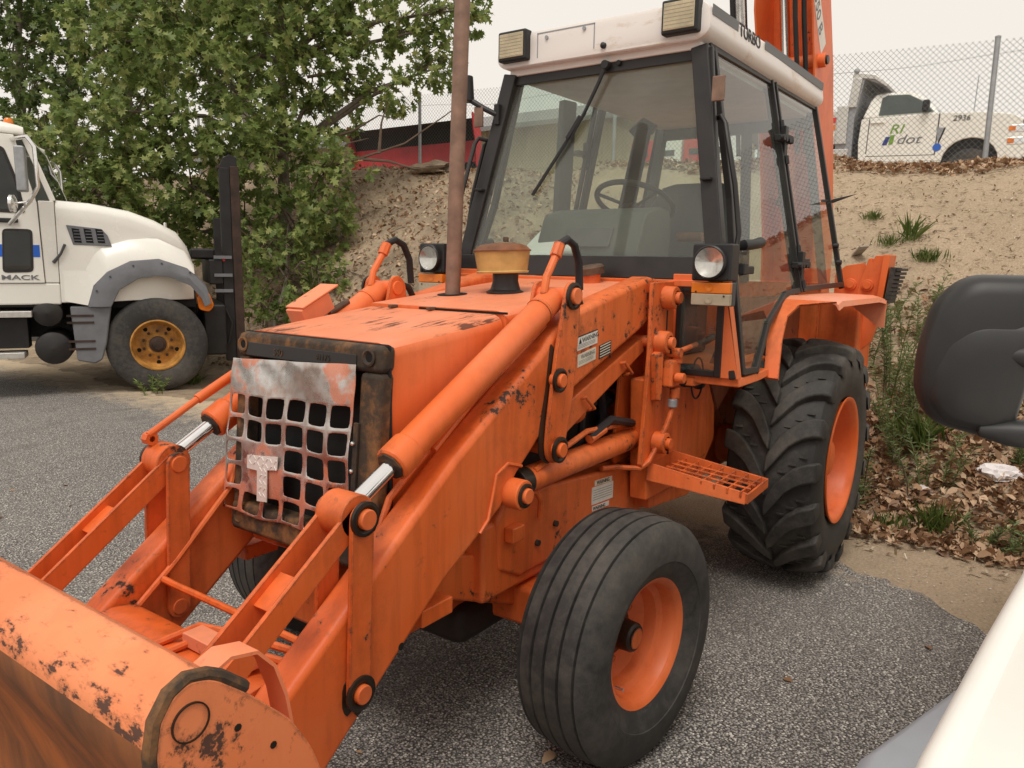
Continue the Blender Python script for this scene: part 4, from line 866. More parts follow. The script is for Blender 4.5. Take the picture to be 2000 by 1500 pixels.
# ================================================================ scatter helper: many small leaf faces as one mesh
OAK=[(0,0),(.05,.13),(.24,.17),(.09,.31),(.40,.46),(.14,.53),(.30,.80),(.08,.77),(0,1.0)]
OAK=OAK+[(-x,y) for x,y in OAK[-2:0:-1]]
SIM=[(0,0),(.22,.25),(.28,.55),(.12,.85),(0,1),(-.12,.85),(-.28,.55),(-.22,.25)]
BLADE=[(-.014,0),(.014,0),(.012,.5),(0,1),(-.012,.5)]
CHIP=[(-.12,0),(.12,.05),(.10,1),(-.14,.93)]
def leaves(name,pos,dirs,nrm,size,mat,outline=OAK,parent=None,fold=.25,curl=.15):
    pos=np.asarray(pos,float); d=np.asarray(dirs,float); n=np.asarray(nrm,float); size=np.asarray(size,float)
    d/=np.linalg.norm(d,axis=1)[:,None]+1e-9
    sd=np.cross(d,n); sd/=np.linalg.norm(sd,axis=1)[:,None]+1e-9; up=np.cross(sd,d)
    o=np.array(outline); K=len(o); N=len(pos)
    z=fold*np.abs(o[:,0])-curl*o[:,1]**2
    P=pos[:,None,:]+size[:,None,None]*(sd[:,None,:]*o[None,:,0,None]+d[:,None,:]*o[None,:,1,None]+up[:,None,:]*z[None,:,None])
    me=bpy.data.meshes.new(name); me.vertices.add(N*K); me.vertices.foreach_set('co',P.reshape(-1))
    me.loops.add(N*K); me.loops.foreach_set('vertex_index',np.arange(N*K,dtype=np.int32))
    me.polygons.add(N); me.polygons.foreach_set('loop_start',np.arange(0,N*K,K,dtype=np.int32))
    me.update(calc_edges=True); me.validate(); me.materials.append(M[mat])
    ob=bpy.data.objects.new(name,me); col.objects.link(ob)
    if parent is not None: ob.parent=parent
    return ob
def rdir(n): v=rng.normal(size=(n,3)); return v/np.linalg.norm(v,axis=1)[:,None]
# --- litter on the slope: dead oak leaves, wood chips
def litter(name,regs,mat,outline,s0,s1,flat=.45,fold=.6,curl=-.3):
    P=[]
    for (n,x0,x1,y0,y1,fx) in regs:
        x=x0+(x1-x0)*rng.random(n)**fx; y=rng.uniform(y0,y1,n); P.append(np.stack([x,y,terrain(x,y)+.006+rng.random(n)*.03],1))
    P=np.concatenate(P); N=len(P); d=rdir(N); d[:,2]*=.25; nn=rdir(N)*flat; nn[:,2]=1
    return stuff(leaves(name,P,d,nn,rng.uniform(s0,s1,N),mat,outline,None,fold,curl))
o=litter('leaf_litter',[(1700,-2.75,-4.4,.2,3.0,1),(500,-4.4,-6,.2,3.0,1),(1700,-8.3,-9.4,-3.5,3,1),(900,-8.3,-9.5,-10,-3.5,1),(2200,-4.4,-8.2,-11,-4,1)],'dead_leaf',OAK,.035,.10,1.0,.9,-.4)
o['label']='brown dead oak leaves strewn over the slope'; o['category']='leaf litter'
o=litter('curled_leaves',[(5200,-2.75,-4.5,.2,3.0,1),(900,-4.4,-6,.2,3,1),(2500,-8.3,-9.4,-4,3,1),(2500,-4.4,-8.2,-11,-4,1)],'dead_leaf',SIM,.03,.09,1.2,1.1,-.5)
o['label']='curled brown dead leaves heaped at the foot of the slope'; o['category']='leaf litter'
o=litter('wood_chips',[(5200,-4.6,-8.6,-.8,3.0,1),(2600,-5,-8.7,-10,-3,1),(500,-2.5,-4,.6,2.5,1)],'chips',CHIP,.015,.06,.3,0,0)
o['label']='pale wood chips and twigs scattered on the sand'; o['category']='wood chips'
# loose stones, twigs and a few leaves on the asphalt
N=3800; gp_=np.stack([rng.uniform(-2.3,2.0,N),rng.uniform(-4.5,1.75,N),np.full(N,.006)],1); gp_[:,0]=np.where(rng.random(N)<.45,rng.uniform(-2.5,-1.0,N),gp_[:,0])
base=np.array([(1,0,0),(.2,.95,0),(-.9,.35,0),(-.5,-.85,0),(.6,-.8,0),(.1,.05,.7)]); tf=np.array([(0,1,5),(1,2,5),(2,3,5),(3,4,5),(4,0,5)])
ang=rng.uniform(0,6.28,N); sz=rng.uniform(.0025,.0065,N)*np.where(rng.random(N)<.04,1.8,1); ca,sa=np.cos(ang),np.sin(ang)
bx=base[None,:,0]*ca[:,None]-base[None,:,1]*sa[:,None]; by=base[None,:,0]*sa[:,None]+base[None,:,1]*ca[:,None]*.8
GV=np.stack([gp_[:,0,None]+bx*sz[:,None],gp_[:,1,None]+by*sz[:,None],.0045+base[None,:,2]*sz[:,None]],-1).reshape(-1,3); GF=(tf[None]+6*np.arange(N)[:,None,None]).reshape(-1,3)
o=stuff(raw('loose_gravel',GV.tolist(),GF.tolist(),'gravel_stone')); o['label']='small loose stones lying on the asphalt'; o['category']='gravel'
n_=70; lp=np.stack([rng.uniform(-2.4,1.4,n_),rng.uniform(-4.5,1.6,n_),np.full(n_,.012)],1); dd=rdir(n_); dd[:,2]*=.1; nn=rdir(n_)*.3; nn[:,2]=1
o=stuff(leaves('blown_leaves',lp,dd,nn,rng.uniform(.02,.07,n_),'dead_leaf',SIM,None,.4,.3)); o['label']='few dry leaves blown over the asphalt'; o['category']='leaf litter'
for k,(x,y,a,l) in enumerate(((.62,.62,.7,.16),(-.9,-2.4,2.2,.24),(.35,-1.9,1.2,.14))):
    o=MB().tube([(0,0,0),(l*.5,.012,.004),(l,-.005,0)],[.005,.004,.002],5).build('dropped_twig','stack_rust'); o.location=(x,y,.009); o.rotation_euler=(0,0,a)
    tag(o,['rusty brown twig on the asphalt under the loader arm','long brown twig on the asphalt far from the wheels','short brown twig on the asphalt beside the right front tyre'][k],'twig')
# ================================================================ chain link fence on the crest
FX=-9.3; FH=1.52
FE=thing('chain_link_fence','galvanised chain link fence along the crest of the sand hill','fence',(FX,0,0))
def fz(y): return float(Hc(np.float64(y)))-.02
for y in(3.3,.84,-2.0,-4.4,-6.65,-8.65,-11.0,-13.5,-16):
    MB().cyl((0.03,y,fz(y)-.3),(0.03,y,fz(y)+FH+.02),.031,14).lathe([(0,.034),(.02,.034),(.035,.0)],(.03,y,fz(y)+FH+.01),(0,0,1),14).build('fence_post','galv',FE)
fw=MB(); P_=.0718; y0,y1=-16.,5.
for fam in(1,-1):
    k=y0-FH
    while k<y1+FH:
        pts=[]
        for j in range(7):
            h=FH*j/6; y=k+fam*h
            if y0<=y<=y1: pts.append((fam*.003,y,fz(y)+h))
        if len(pts)>1: fw.tube(pts,.0023,3,False)
        k+=P_
stuff(fw.build('chain_mesh','mesh_steel',FE,smooth=False))
MB().tube([(0.01,y,fz(y)+1.30+.05*math.sin(y*1.1)-.02*math.cos(y*2.7)) for y in np.linspace(-16,5,60)],.0028,4).build('sagging_wire','mesh_steel',FE)
MB().tube([(0.01,y,fz(y)+.10) for y in np.linspace(-16,5,40)],.0025,4).build('tension_wire','mesh_steel',FE)
# ================================================================ shed behind the fence
SH=thing('storage_shed','long tan ribbed metal shed with a pale grey roof behind the fence','shed',(-17,-14,3.2))
w=MB(); yy=np.arange(-14,7,.15); vs=[];fs=[]
for k,y in enumerate(yy):
    xx=0 if k%2 else .03
    vs+=[(xx,y,-.5),(xx,y,2.32)]
for k in range(len(yy)-1): fs.append((2*k,2*k+2,2*k+3,2*k+1))
w.add(vs,fs).build('wall','wall_tan',SH,smooth=False)
for y in(-14,-9,-4,1,6.9): MB().bb(.02,.08,y-.05,y+.05,-.5,2.3).build('wall_post','wall_tan',SH)
MB().prism([(.55,2.28),(.55,2.36),(-3.4,3.50),(-7.3,2.36),(-7.3,2.28),(-3.4,3.38)],-14.6,7.2).build('roof','roof_grey',SH)
MB().bb(.50,.60,-14.6,7.2,2.22,2.30).build('gutter','roof_grey',SH)
MB().bb(-6.9,-.05,6.85,6.9,-.5,2.4).build('end_wall','wall_tan',SH)
# ================================================================ red snow plough and road barriers behind the fence
PW=thing('snow_plow_blade','red snow plough blade with shade painted black on its upper curl behind the chain link fence','snow plow',(-10.45,-9.95,3.50))
prof=[(.10,.06),(.03,.20),(.0,.38),(.0,.56),(.03,.68),(.09,.80),(.18,.89),(.27,.94)]
def strip_y(pts,y0,y1,th,name,mat):
    q=[(x,z) for x,z in pts]+[(x-th,z) for x,z in pts[::-1]]
    return MB().prism(q,y0,y1).build(name,mat,PW,ang=40)
strip_y(prof[:4],-1.75,1.85,.03,'moldboard','red_plow'); strip_y(prof[3:],-1.75,1.85,.03,'moldboard_curl','mast_black')  # upper curl coloured black to stand for the shade inside it
for y in(-1.75,1.85): MB().prism(rr([(.13,.03),(-.03,.05),(-.03,.62),(.02,.90),(.27,1.08),(.24,.80),(.14,.45)],.05,3),y-.012,y+.012).build('end_plate','red_plow',PW)
MB().bb(.06,.13,-1.75,1.85,-.06,.12).build('wear_edge','mast_black',PW)
for y in(-1.6,1.55): MB().cyl((.15,y,.85),(.12,y+.06,1.55),.014,8).build('edge_marker','red_plastic',PW)
for k in range(4):
    b=thing('road_barrier',['red plastic road barrier standing next to the shed side end of the row','white plastic road barrier between two red ones','red plastic road barrier in the middle of the row','white plastic road barrier at the truck side end of the row'][k],'barrier',(-11.1,-4.75+.52*k,3.1),0,'road barriers behind the fence')
    MB().loft([[(x,y,z) for x,y in rr([(-h,-.245),(h,-.245),(h,.245),(-h,.245)],.04,2)] for h,z in((.22,0),(.22,.18),(.12,.40),(.10,.72),(.08,.76))]).build('barrier_body',('red_plastic','white_paint')[k%2],b,.01)
    MB().bb(.105,.125,-.12,.12,.46,.56).build('hand_slot','grey_dark',b)
# ================================================================ trees
def tree(name,label,base,blobs,trunk,dens,lsize,mat,trunk_r=.16,per=9,group=None,shell=.55,bare=()):
    base=Vector((*base[:2],tz(base[0],base[1])-.1)); t=thing(name,label,'tree',base,0,group)
    L=lambda p:Vector(p)-base
    tp=[L(p) for p in trunk]; tp[0]=Vector((0,0,0)); n=len(tp)
    tk=MB().tube(tp,[trunk_r*(1-.75*i/(n-1)) for i in range(n)],10).build('trunk','bark',t)
    Ps=[];Ds=[];Ss=[]
    for (x,y,z,r) in blobs:
        c=L((x,y,z)); 
        # limb from the trunk
        j=min(range(n),key=lambda i:(tp[i]-(c-Vector((0,0,.25*(c.z)))) ).length if tp[i].z<c.z+.3 else 99)
        a=tp[j]; mid=a.lerp(c,.55)+Vector((random.uniform(-.15,.15),random.uniform(-.15,.15),random.uniform(-.05,.25)))
        lb=MB().tube([a,mid,c],[trunk_r*.42,trunk_r*.25,.015],7).build('limb','bark',t)
        tw=MB()
        for k in range(int(5+r*6)):
            e=c+Vector(rdir(1)[0])*r*.85; b=mid.lerp(c,random.uniform(.3,1)); tw.tube([b,b.lerp(e,.5)+Vector((0,0,.08)),e],[.014,.009,.003],4,False)
        tw.build('twigs','twig',lb)
        m=int(dens*r*r)
        u=rdir(m); rad=r*(shell+(1-shell)*rng.random(m)**.6)*np.where(rng.random(m)<.2,rng.random(m),1)
        cl=np.array(c)+u*rad[:,None]*np.array([1,1,.85])
        k=rng.integers(per-4,per+3,m); idx=np.repeat(np.arange(m),k); N=len(idx)
        axis=u+np.array([0,0,.1])+rng.normal(0,.35,(m,3))
        dd=axis[idx]*.55+rdir(N)*.95; dd[:,2]-=.35
        Ps.append(cl[idx]+rdir(N)*.05); Ds.append(dd); Ss.append(rng.uniform(lsize*.5,lsize*1.25,N))
    P=np.concatenate(Ps); D=np.concatenate(Ds); S=np.concatenate(Ss); N=len(P)
    nn=rdir(N)*.75; nn[:,2]+=.8
    cr=leaves('crown',P,D,nn,S,mat,OAK,t,.25,.25)
    for b in bare: MB().tube([L(p) for p in b],[.03*(1-.85*i/(len(b)-1)) for i in range(len(b))],5).build('bare_branch','twig',t)
    return t
OAKB= [(-5.232, -10.425, 5.257, 1.3), (-4.436, -10.823, 3.935, 0.85), (-5.536, -9.554, 4.265, 1.2), (-6.681, -9.297, 5.347, 1.4), (-5.819, -9.069, 3.312, 1.0), (-5.012, -10.276, 2.972, 0.95), (-4.695, -11.16, 3.315, 0.8), (-6.678, -8.34, 3.119, 0.7), (-7.0, -8.931, 4.373, 0.9), (-7.642, -8.58, 5.713, 0.8), (-8.398, -7.845, 5.614, 0.7), (-8.808, -7.374, 5.978, 0.55), (-7.82, -8.033, 4.631, 0.55), (-8.612, -7.557, 5.025, 0.5), (-5.765, -9.748, 2.348, 0.9), (-6.184, -8.422, 2.18, 0.75), (-6.369, -7.884, 2.424, 0.4), (-5.344, -10.611, 2.084, 0.7), (-6.108, -10.396, 6.436, 1.6), (-7.656, -9.214, 6.829, 1.3), (-8.947, -8.343, 7.046, 0.9), (-5.005, -11.599, 5.216, 1.0)]
SAPB= [(-3.801, -10.942, 3.043, 0.65), (-3.631, -11.004, 2.411, 0.55), (-4.023, -10.504, 2.578, 0.6), (-4.354, -10.264, 2.121, 0.5), (-3.81, -11.747, 3.489, 0.5)]
LOWB= [(-5.479, -7.954, 1.329, 0.6), (-5.786, -7.367, 1.381, 0.4), (-5.307, -8.463, 1.672, 0.6), (-4.929, -7.743, 0.927, 0.4), (-5.208, -7.163, 0.869, 0.35), (-5.736, -8.258, 1.84, 0.5)]
DKB= [[(-6.418, -18.75, 6.777, 1.5), (-6.201, -17.734, 5.149, 1.1), (-5.575, -17.433, 4.039, 0.8), (-6.379, -19.192, 8.188, 1.8)], [(-7.665, -18.605, 7.519, 1.4), (-7.388, -18.01, 5.85, 1.0), (-6.947, -17.756, 4.585, 0.8), (-7.124, -16.992, 3.973, 0.6)], [(-9.26, -18.648, 8.18, 1.7), (-9.365, -18.035, 6.484, 1.2), (-8.512, -18.071, 5.456, 0.8)], [(-11.203, -16.827, 8.254, 1.9), (-12.381, -16.368, 9.399, 1.7), (-10.706, -17.111, 6.767, 1.2)]]
OAKT= [(-6.414, -9.187, 0.442), (-6.57, -9.361, 1.858), (-6.741, -9.56, 3.451), (-6.918, -9.752, 5.044), (-7.121, -9.956, 6.814)]
DKT= [[(-5.974, -18.198, 2.529), (-6.238, -18.384, 4.537), (-6.431, -18.666, 6.542), (-6.701, -18.81, 8.432)], [(-7.069, -18.078, 2.587), (-7.344, -18.272, 4.684), (-7.546, -18.567, 6.778), (-7.828, -18.717, 8.752)], [(-8.517, -18.167, 2.669), (-8.81, -18.373, 4.9), (-9.025, -18.687, 7.128), (-9.325, -18.846, 9.228)], [(-10.617, -16.128, 2.745), (-10.917, -16.339, 5.031), (-11.137, -16.66, 7.315), (-11.445, -16.824, 9.467)]]
BARE= [[(-6.716, -8.64, 3.139), (-7.141, -8.097, 3.32), (-7.626, -7.494, 3.588), (-8.087, -6.984, 4.068), (-8.35, -6.701, 4.373)], [(-7.141, -8.097, 3.32), (-7.439, -7.673, 3.286), (-7.676, -7.309, 3.165), (-7.984, -6.893, 3.216)], [(-6.879, -8.554, 3.653), (-7.147, -8.218, 3.788), (-7.43, -7.895, 4.05), (-7.672, -7.535, 3.972)], [(-7.353, -7.826, 3.411), (-7.44, -7.846, 3.923), (-7.567, -7.787, 4.352)], [(-6.716, -8.64, 3.139), (-7.071, -8.265, 3.573), (-7.283, -7.994, 3.664)], [(-6.801, -8.944, 4.67), (-7.114, -8.533, 4.764), (-7.407, -8.103, 4.687)]]
tree('oak_tree','large leafy oak tree with pointed lobed leaves rising behind the white truck',OAKT[0],OAKB,OAKT,120,.18,'oak_leaf',.15,9,None,.5,BARE)
tree('oak_sapling','young oak with leaves down to the hood of the white truck',SAPB[2],SAPB,[SAPB[2][:3],SAPB[1][:3],SAPB[0][:3]],190,.15,'oak_leaf',.05)
tree('oak_sapling','low leafy oak shoots spreading over the slope beside the black plow mast',LOWB[3],LOWB,[LOWB[3][:3],LOWB[0][:3],LOWB[5][:3]],120,.14,'oak_leaf',.04)
for k,lb in enumerate(['slender dark tree deep behind the truck cab roof','thin dark tree behind the oak sapling by the truck','dark tree showing between the truck cab and the large oak','tall dark tree standing behind the crown of the large oak']):
    tree('dark_tree',lb,DKT[k][0],DKB[k],DKT[k],85,.21,'dark_leaf',.14,8,'dark trees in the back',.35)
# ================================================================ weeds, grass, rubbish
def tuft(x,y,n,h,lab):
    n=int(n*1.6)
    z=tz(x,y); o=np.zeros((n,3)); o[:,:2]=rng.normal(0,.045+.03*h,(n,2)); d=rdir(n)*.55; d[:,2]=np.abs(d[:,2])+.8
    nn=rdir(n); g=leaves('grass_tuft',o,d,nn,rng.uniform(h*.5,h,n),'grass_leaf',BLADE,None,0,.35); g.location=(x,y,z-.01); tag(g,lab,'grass','grass tufts on the slope')
for x,y,n,h,lb in((-6.56,.5,26,.34,'tall green grass tuft high on the sand slope'),(-6.25,.72,80,.16,'low spreading green grass tuft on the sand slope beside the tall one'),(-6.92,.05,60,.13,'tiny grass tuft near the crest behind the cab corner'),(-6.49,.32,35,.16,'small thin grass tuft left of the tall tuft'),(-3.96,1.09,110,.32,'dense green grass clump among dead leaves beyond the rear tyre'),(-4.55,1.18,80,.26,'grass clump higher on the slope behind the wing mirror'),(-3.16,1.35,70,.20,'short grass tuft at the edge of the dead leaves'),(-3.0,1.13,60,.16,'short grass tuft at the foot of the rear tyre'),(-5.9,-7.9,160,.25,'bright green grass patch on the slope beyond the hood'),(-3.45,-7.35,60,.2,'grass tuft at the front wheel of the white truck')):
    tuft(x,y,n,h,lb)
def weed(x,y,n,h,lab,mat='weed_leaf'):
    z=tz(x,y); t=thing('weed',lab,'weed',(x,y,z-.02),0,'weeds on the slope'); Ps=[];Ds=[]
    for k in range(n):
        a=random.uniform(0,6.28); r=random.uniform(.0,.14); lean=random.uniform(.1,.5); hh=h*random.uniform(.6,1.05)
        p=[Vector((r*math.cos(a)+lean*hh*q*q*math.cos(a),r*math.sin(a)+lean*hh*q*q*math.sin(a),hh*q)) for q in(0,.25,.5,.75,1)]
        MB().tube(p,[.005,.0045,.004,.003,.0015],5).build('stem','twig' if k%3==0 else mat,t)
        for q in np.linspace(.18,1,int(26*hh+8)):
            i=min(3,int(q*4)); b=p[i].lerp(p[i+1],q*4-i)
            for _ in range(5): Ps.append(tuple(b)); v=rdir(1)[0]; v[2]=abs(v[2])*.6+.15; Ds.append(v)
    N=len(Ps); leaves('foliage',Ps,Ds,rdir(N)+np.array([0,0,.6]),rng.uniform(.025,.075,N),mat,[(-.05,0),(.05,0),(.07,.5),(0,1),(-.07,.5)],t,0,.2)
for x,y,n,h,lb in((-4.03,.86,7,.85,'tall wispy weed growing behind the rear tyre'),(-4.6,.78,8,.90,'wispy green weed behind the stabilizer pad'),(-5.2,.86,6,.70,'feathery weed higher up the slope behind the stabilizer'),(-4.2,1.30,6,.55,'bushy weed between rear tyre and wing mirror'),(-3.45,1.25,5,.45,'leafy weed rising out of the dead leaves'),(-3.87,1.73,6,.35,'broad green weed under the wing mirror'),(-2.98,1.62,3,.22,'thin seedling on bare sand'),(-2.93,1.74,3,.20,'dry seedling on bare sand'),(-4.9,.45,5,.7,'weed standing behind the fender flap'),(-3.75,.98,6,.55,'low bushy weed in the dead leaves close behind the rear tyre'),(-4.3,1.02,7,.7,'airy weed just uphill of the dense grass clump'),(-5.0,1.15,6,.6,'weed on the sand slope right above the wing mirror top'),(-4.75,1.5,6,.55,'weed on the slope hidden partly by the wing mirror'),(-4.1,1.95,6,.5,'weed on the slope to the right of the plastic bag'),(-5.5,.55,5,.5,'weed high on the slope above the stabilizer shoe'),(-3.3,.88,5,.4,'small weed at the back edge of the rear tyre'),(-3.62,2.05,5,.4,'weed beside the grey board in the leaves')):
    weed(x,y,n,h,lb)
for x,y,lb in((-2.70,-6.95,'small weed sprouting at the tread of the truck wheel'),(-3.15,-7.25,'small weed just ahead of the truck wheel')): weed(x,y,4,.26,lb,'grass_leaf')
def crumple(name,lab,x,y,sx,sy,sz,mat,seed):
    r2=np.random.default_rng(seed); bm=bmesh.new(); bmesh.ops.create_icosphere(bm,subdivisions=3,radius=1)
    for v in bm.verts:
        p=v.co; k=1+.28*math.sin(p.x*5+seed)*math.cos(p.y*6)+.18*math.sin(p.z*9+p.x*7)+r2.normal(0,.07)
        v.co=Vector((p.x*sx*k,p.y*sy*k,max(p.z*k,-.3)*sz))
    me=bpy.data.meshes.new(name); bm.to_mesh(me); bm.free(); me.materials.append(M[mat]); ob=bpy.data.objects.new(name,me); col.objects.link(ob); ob.location=(x,y,tz(x,y)+.02); tag(ob,lab,'rubbish' if 'bag' in name or 'scrap' in name else 'stone')
crumple('plastic_bag','crumpled white plastic bag lying in the dead leaves',-3.72,1.62,.07,.13,.07,'plastic_bag',4)
crumple('paper_scrap','small white scrap lying in dead leaves near the rear tyre',-3.49,1.21,.03,.06,.03,'plastic_bag',9)
crumple('boulder','pale rounded mound of stone at the fence foot',-8.85,-7.9,.28,.50,.16,'sandy_ground',2)
for x,y,a,l,lb in((-3.36,1.79,.9,.30,'grey weathered board at the edge of the dead leaves'),(-6.3,.08,.5,.42,'grey weathered board lying on the upper sand slope')):
    o=MB().box((0,0,0),(l,.09,.018)).build('board','wood_grey',None,.003); o.location=(x,y,tz(x,y)+.025); o.rotation_euler=(.1,-.35,a); tag(o,lb,'board')
for k,(x,y,a,l) in enumerate(((-5.7,1.05,.4,.30),(-6.0,1.35,1.0,.36),(-5.2,1.3,2.0,.25),(-7.0,-6.9,.3,.5),(-6.2,-7.3,1.2,.6))):
    o=MB().tube([(0,0,0),(l*.4,.03,.02),(l,.0,.0)],[.008,.007,.003],5).build('fallen_stick','twig'); o.location=(x,y,tz(x,y)+.03); o.rotation_euler=(0,.2,a)
    tag(o,['pale short stick on the sand slope','pale forked stick lying on the sand','thin stick near the weeds on the slope','dark stick on the leafy slope left of the cab','long dark stick lying below the oak'][k],'stick')
# ================================================================ white dump truck with plow mast at the left
TK=thing('dump_truck','white heavy truck with grey wheel arch and rusty yellow wheel parked by the trees','truck',(-3.355,-8.091,0),math.atan2(.48632,-.87378))
def ysec(x,hw,zt,zb,r=.16,top=.85):
    o=[(x,-hw,zb),(x,-hw,zt-.42)]
    for k in range(6):
        a=PI/2*k/5; o.append((x,-hw*top-(hw*(1-top)+.0)*math.cos(a)*1.0,zt-r+r*math.sin(a)) if k else (x,-hw*.985,zt-r-.05))
    o2=[(x,-y,z) for x,y,z in o[::-1]]; return o+o2
HS=[(-.94,1.10,2.27,1.10),(-.60,1.10,2.25,1.10),(-.19,1.06,2.18,1.12),(.08,1.02,2.08,1.12),(.32,.96,1.95,1.12),(.44,.88,1.78,1.12),(.50,.82,1.60,1.12)]
MB().loft([ysec(x,hw,zt,zb) for x,hw,zt,zb in HS]).build('hood','white_truck',TK,.01,ang=50)
for s in(-1,1):
    # fender: white shoulder, grey arch, skirt
    A=[(-.67,1.05),(-.60,1.29),(-.45,1.455),(-.20,1.585),(.11,1.615),(.42,1.51),(.63,1.28),(.68,1.08)]
    B=[(-.43,1.05),(-.33,1.25),(-.12,1.385),(.06,1.415),(.20,1.41),(.45,1.30),(.57,1.14),(.60,1.04)]
    f=MB(); f.loft([[(a[0],s*1.06,a[1]+.03),(a[0],s*1.15,a[1]),((a[0]*.45+b[0]*.55),s*1.185,a[1]*.45+b[1]*.55),(b[0],s*1.17,b[1]),(b[0],s*1.06,b[1])] for a,b in zip(A,B)]).build('wheel_arch','grey_trim',TK,.006,ang=40)
    f=MB().loft([[(x,s*1.02,z2),(x,s*1.09,z2-.04),(x,s*1.145,z1),(x,s*1.02,z1)] for x,z1,z2 in((-.90,1.12,1.60),(-.67,1.07,1.60),(-.60,1.30,1.72),(-.45,1.46,1.80),(-.20,1.59,1.86),(.11,1.62,1.86),(.40,1.52,1.72),(.50,1.44,1.56))]).build('fender','white_truck',TK,ang=50)
    MB().prism([(-.86,1.06),(-.43,1.06),(-.50,.62),(-.56,.42),(-.64,.38),(-.82,.42)],s*.98,s*1.13).build('splash_skirt','grey_trim',TK,.02)
    for z in(.95,.87,.65,.56): MB().bb(-.90,-.62,s*1.13,s*1.138,z-.012,z+.012).build('skirt_slot','mast_rust',TK)
    v=MB().prism([(-.84,1.99),(-.48,1.955),(-.42,1.88),(-.385,1.76),(-.78,1.765)],s*1.09,s*1.108).build('hood_vent','grey_trim',TK,.006)
    for k in range(3):
        x=-.785+.12*k; MB().prism([(x,1.955),(x+.075,1.945),(x+.095,1.79),(x+.02,1.795)],s*1.107,s*1.111).build('vent_opening','black_void',v)
        for j in range(4): MB().bb(x+.018,x+.085,s*1.110,s*1.114,1.815+.035*j,1.823+.035*j).build('vent_slat','grey_trim',v)
    for k in range(5):
        a=A[k+1]; MB().cyl((a[0]+.03,s*1.15,a[1]-.05),(a[0]+.03,s*1.175,a[1]-.05),.012,8).build('arch_bolt','grey_dark',TK)
    MB().tube([(-.99,s*1.11,1.56),(-.91,s*1.13,1.66),(-.86,s*1.13,1.77)],[.020,.014,.016],8).build('hood_latch','grey_dark',TK)
    # wheel
    c=Vector((.05,s*.93,.575)); ax=Vector((0,s,0))
    t=MB().lathe([(-.15,.30),(-.17,.34),(-.178,.46),(-.16,.55),(-.13,.573),(.13,.573),(.155,.553),(.17,.50),(.176,.42),(.168,.34),(.15,.30)],c,ax,56,True).build('tyre','rubber',TK,ang=40)
    rm=MB().lathe([(.15,.31),(.165,.312),(.168,.295),(.15,.285),(.05,.270),(.02,.24),(.03,.15),(.05,.13),(.05,.0)],c,ax,48).build('rim','rust_wheel',TK,ang=40)
    MB().lathe([(.05,.10),(.09,.095),(.10,.07),(.12,.06),(.125,0)],c,ax,24).build('hub','mast_rust',rm)
    for k in range(10):
        a=k*PI/5; p=c+ax*.03+Vector((math.sin(a),0,math.cos(a)))*.165; MB().cyl(p,p+ax*.035,.018,6).build('wheel_nut','mast_rust',rm)
        if k%2: p=c+ax*.022+Vector((math.sin(a),0,math.cos(a)))*.225; MB().cyl(p,p+ax*.004,.026,10).build('hand_hole','black_void',rm)
    # headlamp corner
    MB().prism(rr([(.52,1.16),(.66,1.22),(.72,1.05),(.66,.97),(.54,1.0)],.03,2),s*.86,s*1.05).build('headlamp','amber',TK,.01)
    # door, windows
    MB().prism([(-2.3,1.32),(-1.09,1.33),(-1.11,2.22),(-1.28,2.95),(-2.3,2.98)],s*1.085,s*1.115).build('cab_door','white_truck',TK,.006)
    MB().prism(rr([(-2.2,2.12),(-1.22,2.10),(-1.27,2.45),(-1.38,2.82),(-2.2,2.85)],.05,3),s*1.112,s*1.120).build('door_window_gasket','black_frame',TK)
    MB().prism(rr([(-2.17,2.15),(-1.26,2.135),(-1.30,2.45),(-1.40,2.79),(-2.17,2.82)],.05,3),s*1.118,s*1.124).build('door_window','truck_glass',TK)
    MB().prism(rr([(-1.49,1.44),(-1.19,1.45),(-1.17,1.93),(-1.46,1.93)],.05,3),s*1.112,s*1.120).build('peep_window_gasket','black_frame',TK)
    MB().prism(rr([(-1.47,1.47),(-1.215,1.475),(-1.195,1.905),(-1.44,1.905)],.04,3),s*1.118,s*1.124).build('peep_window','truck_glass',TK)
    MB().bb(-1.185,-1.115,s*1.114,s*1.119,1.62,1.755).build('blue_stripe','blue_decal',TK); MB().bb(-2.2,-1.475,s*1.114,s*1.119,1.62,1.755).build('blue_stripe','blue_decal',TK)
    MB().bar((-1.55,s*1.13,2.02),(-1.30,s*1.13,2.02),.03,.05).build('door_handle','black_plastic',TK,.01)
    MB().bb(-2.3,-.94,s*1.02,s*1.10,1.08,1.325).build('cab_sill','white_truck',TK,.02)
    MB().prism([(-1.085,1.33),(-.945,1.33),(-.945,2.25),(-1.10,2.25)],s*1.03,s*1.098).build('cowl_side','white_truck',TK,.01)
    # mirror on chrome frame
    MB().tube([(-1.30,s*1.12,2.90),(-1.12,s*1.40,2.90),(-1.06,s*1.42,2.80),(-1.05,s*1.42,2.38),(-1.14,s*1.40,2.22),(-1.38,s*1.15,1.98)],.022,10).build('mirror_frame','silver',TK)
    MB().box((-1.20,s*1.38,2.56),(.10,.17,.48)).build('mirror','galv',TK,.02)
    MB().lathe([(0,.0),(0,.10),(.03,.095),(.05,.05),(.055,0)],(-1.32,s*1.38,2.19),(1,-.2,0),20).build('round_mirror','silver',TK)
    MB().cyl((-1.32,s*1.36,2.19),(-1.12,s*1.38,2.22),.012,8).build('mirror_stay','silver',TK)
    # tanks and steps
    MB().lathe([(0,0),(0.01,.10),(.04,.150),(.10,.158),(1.0,.158),(1.02,0)],(-1.09,s*1.12,.98),(0,-s,0),28).build('air_tank','black_frame',TK)
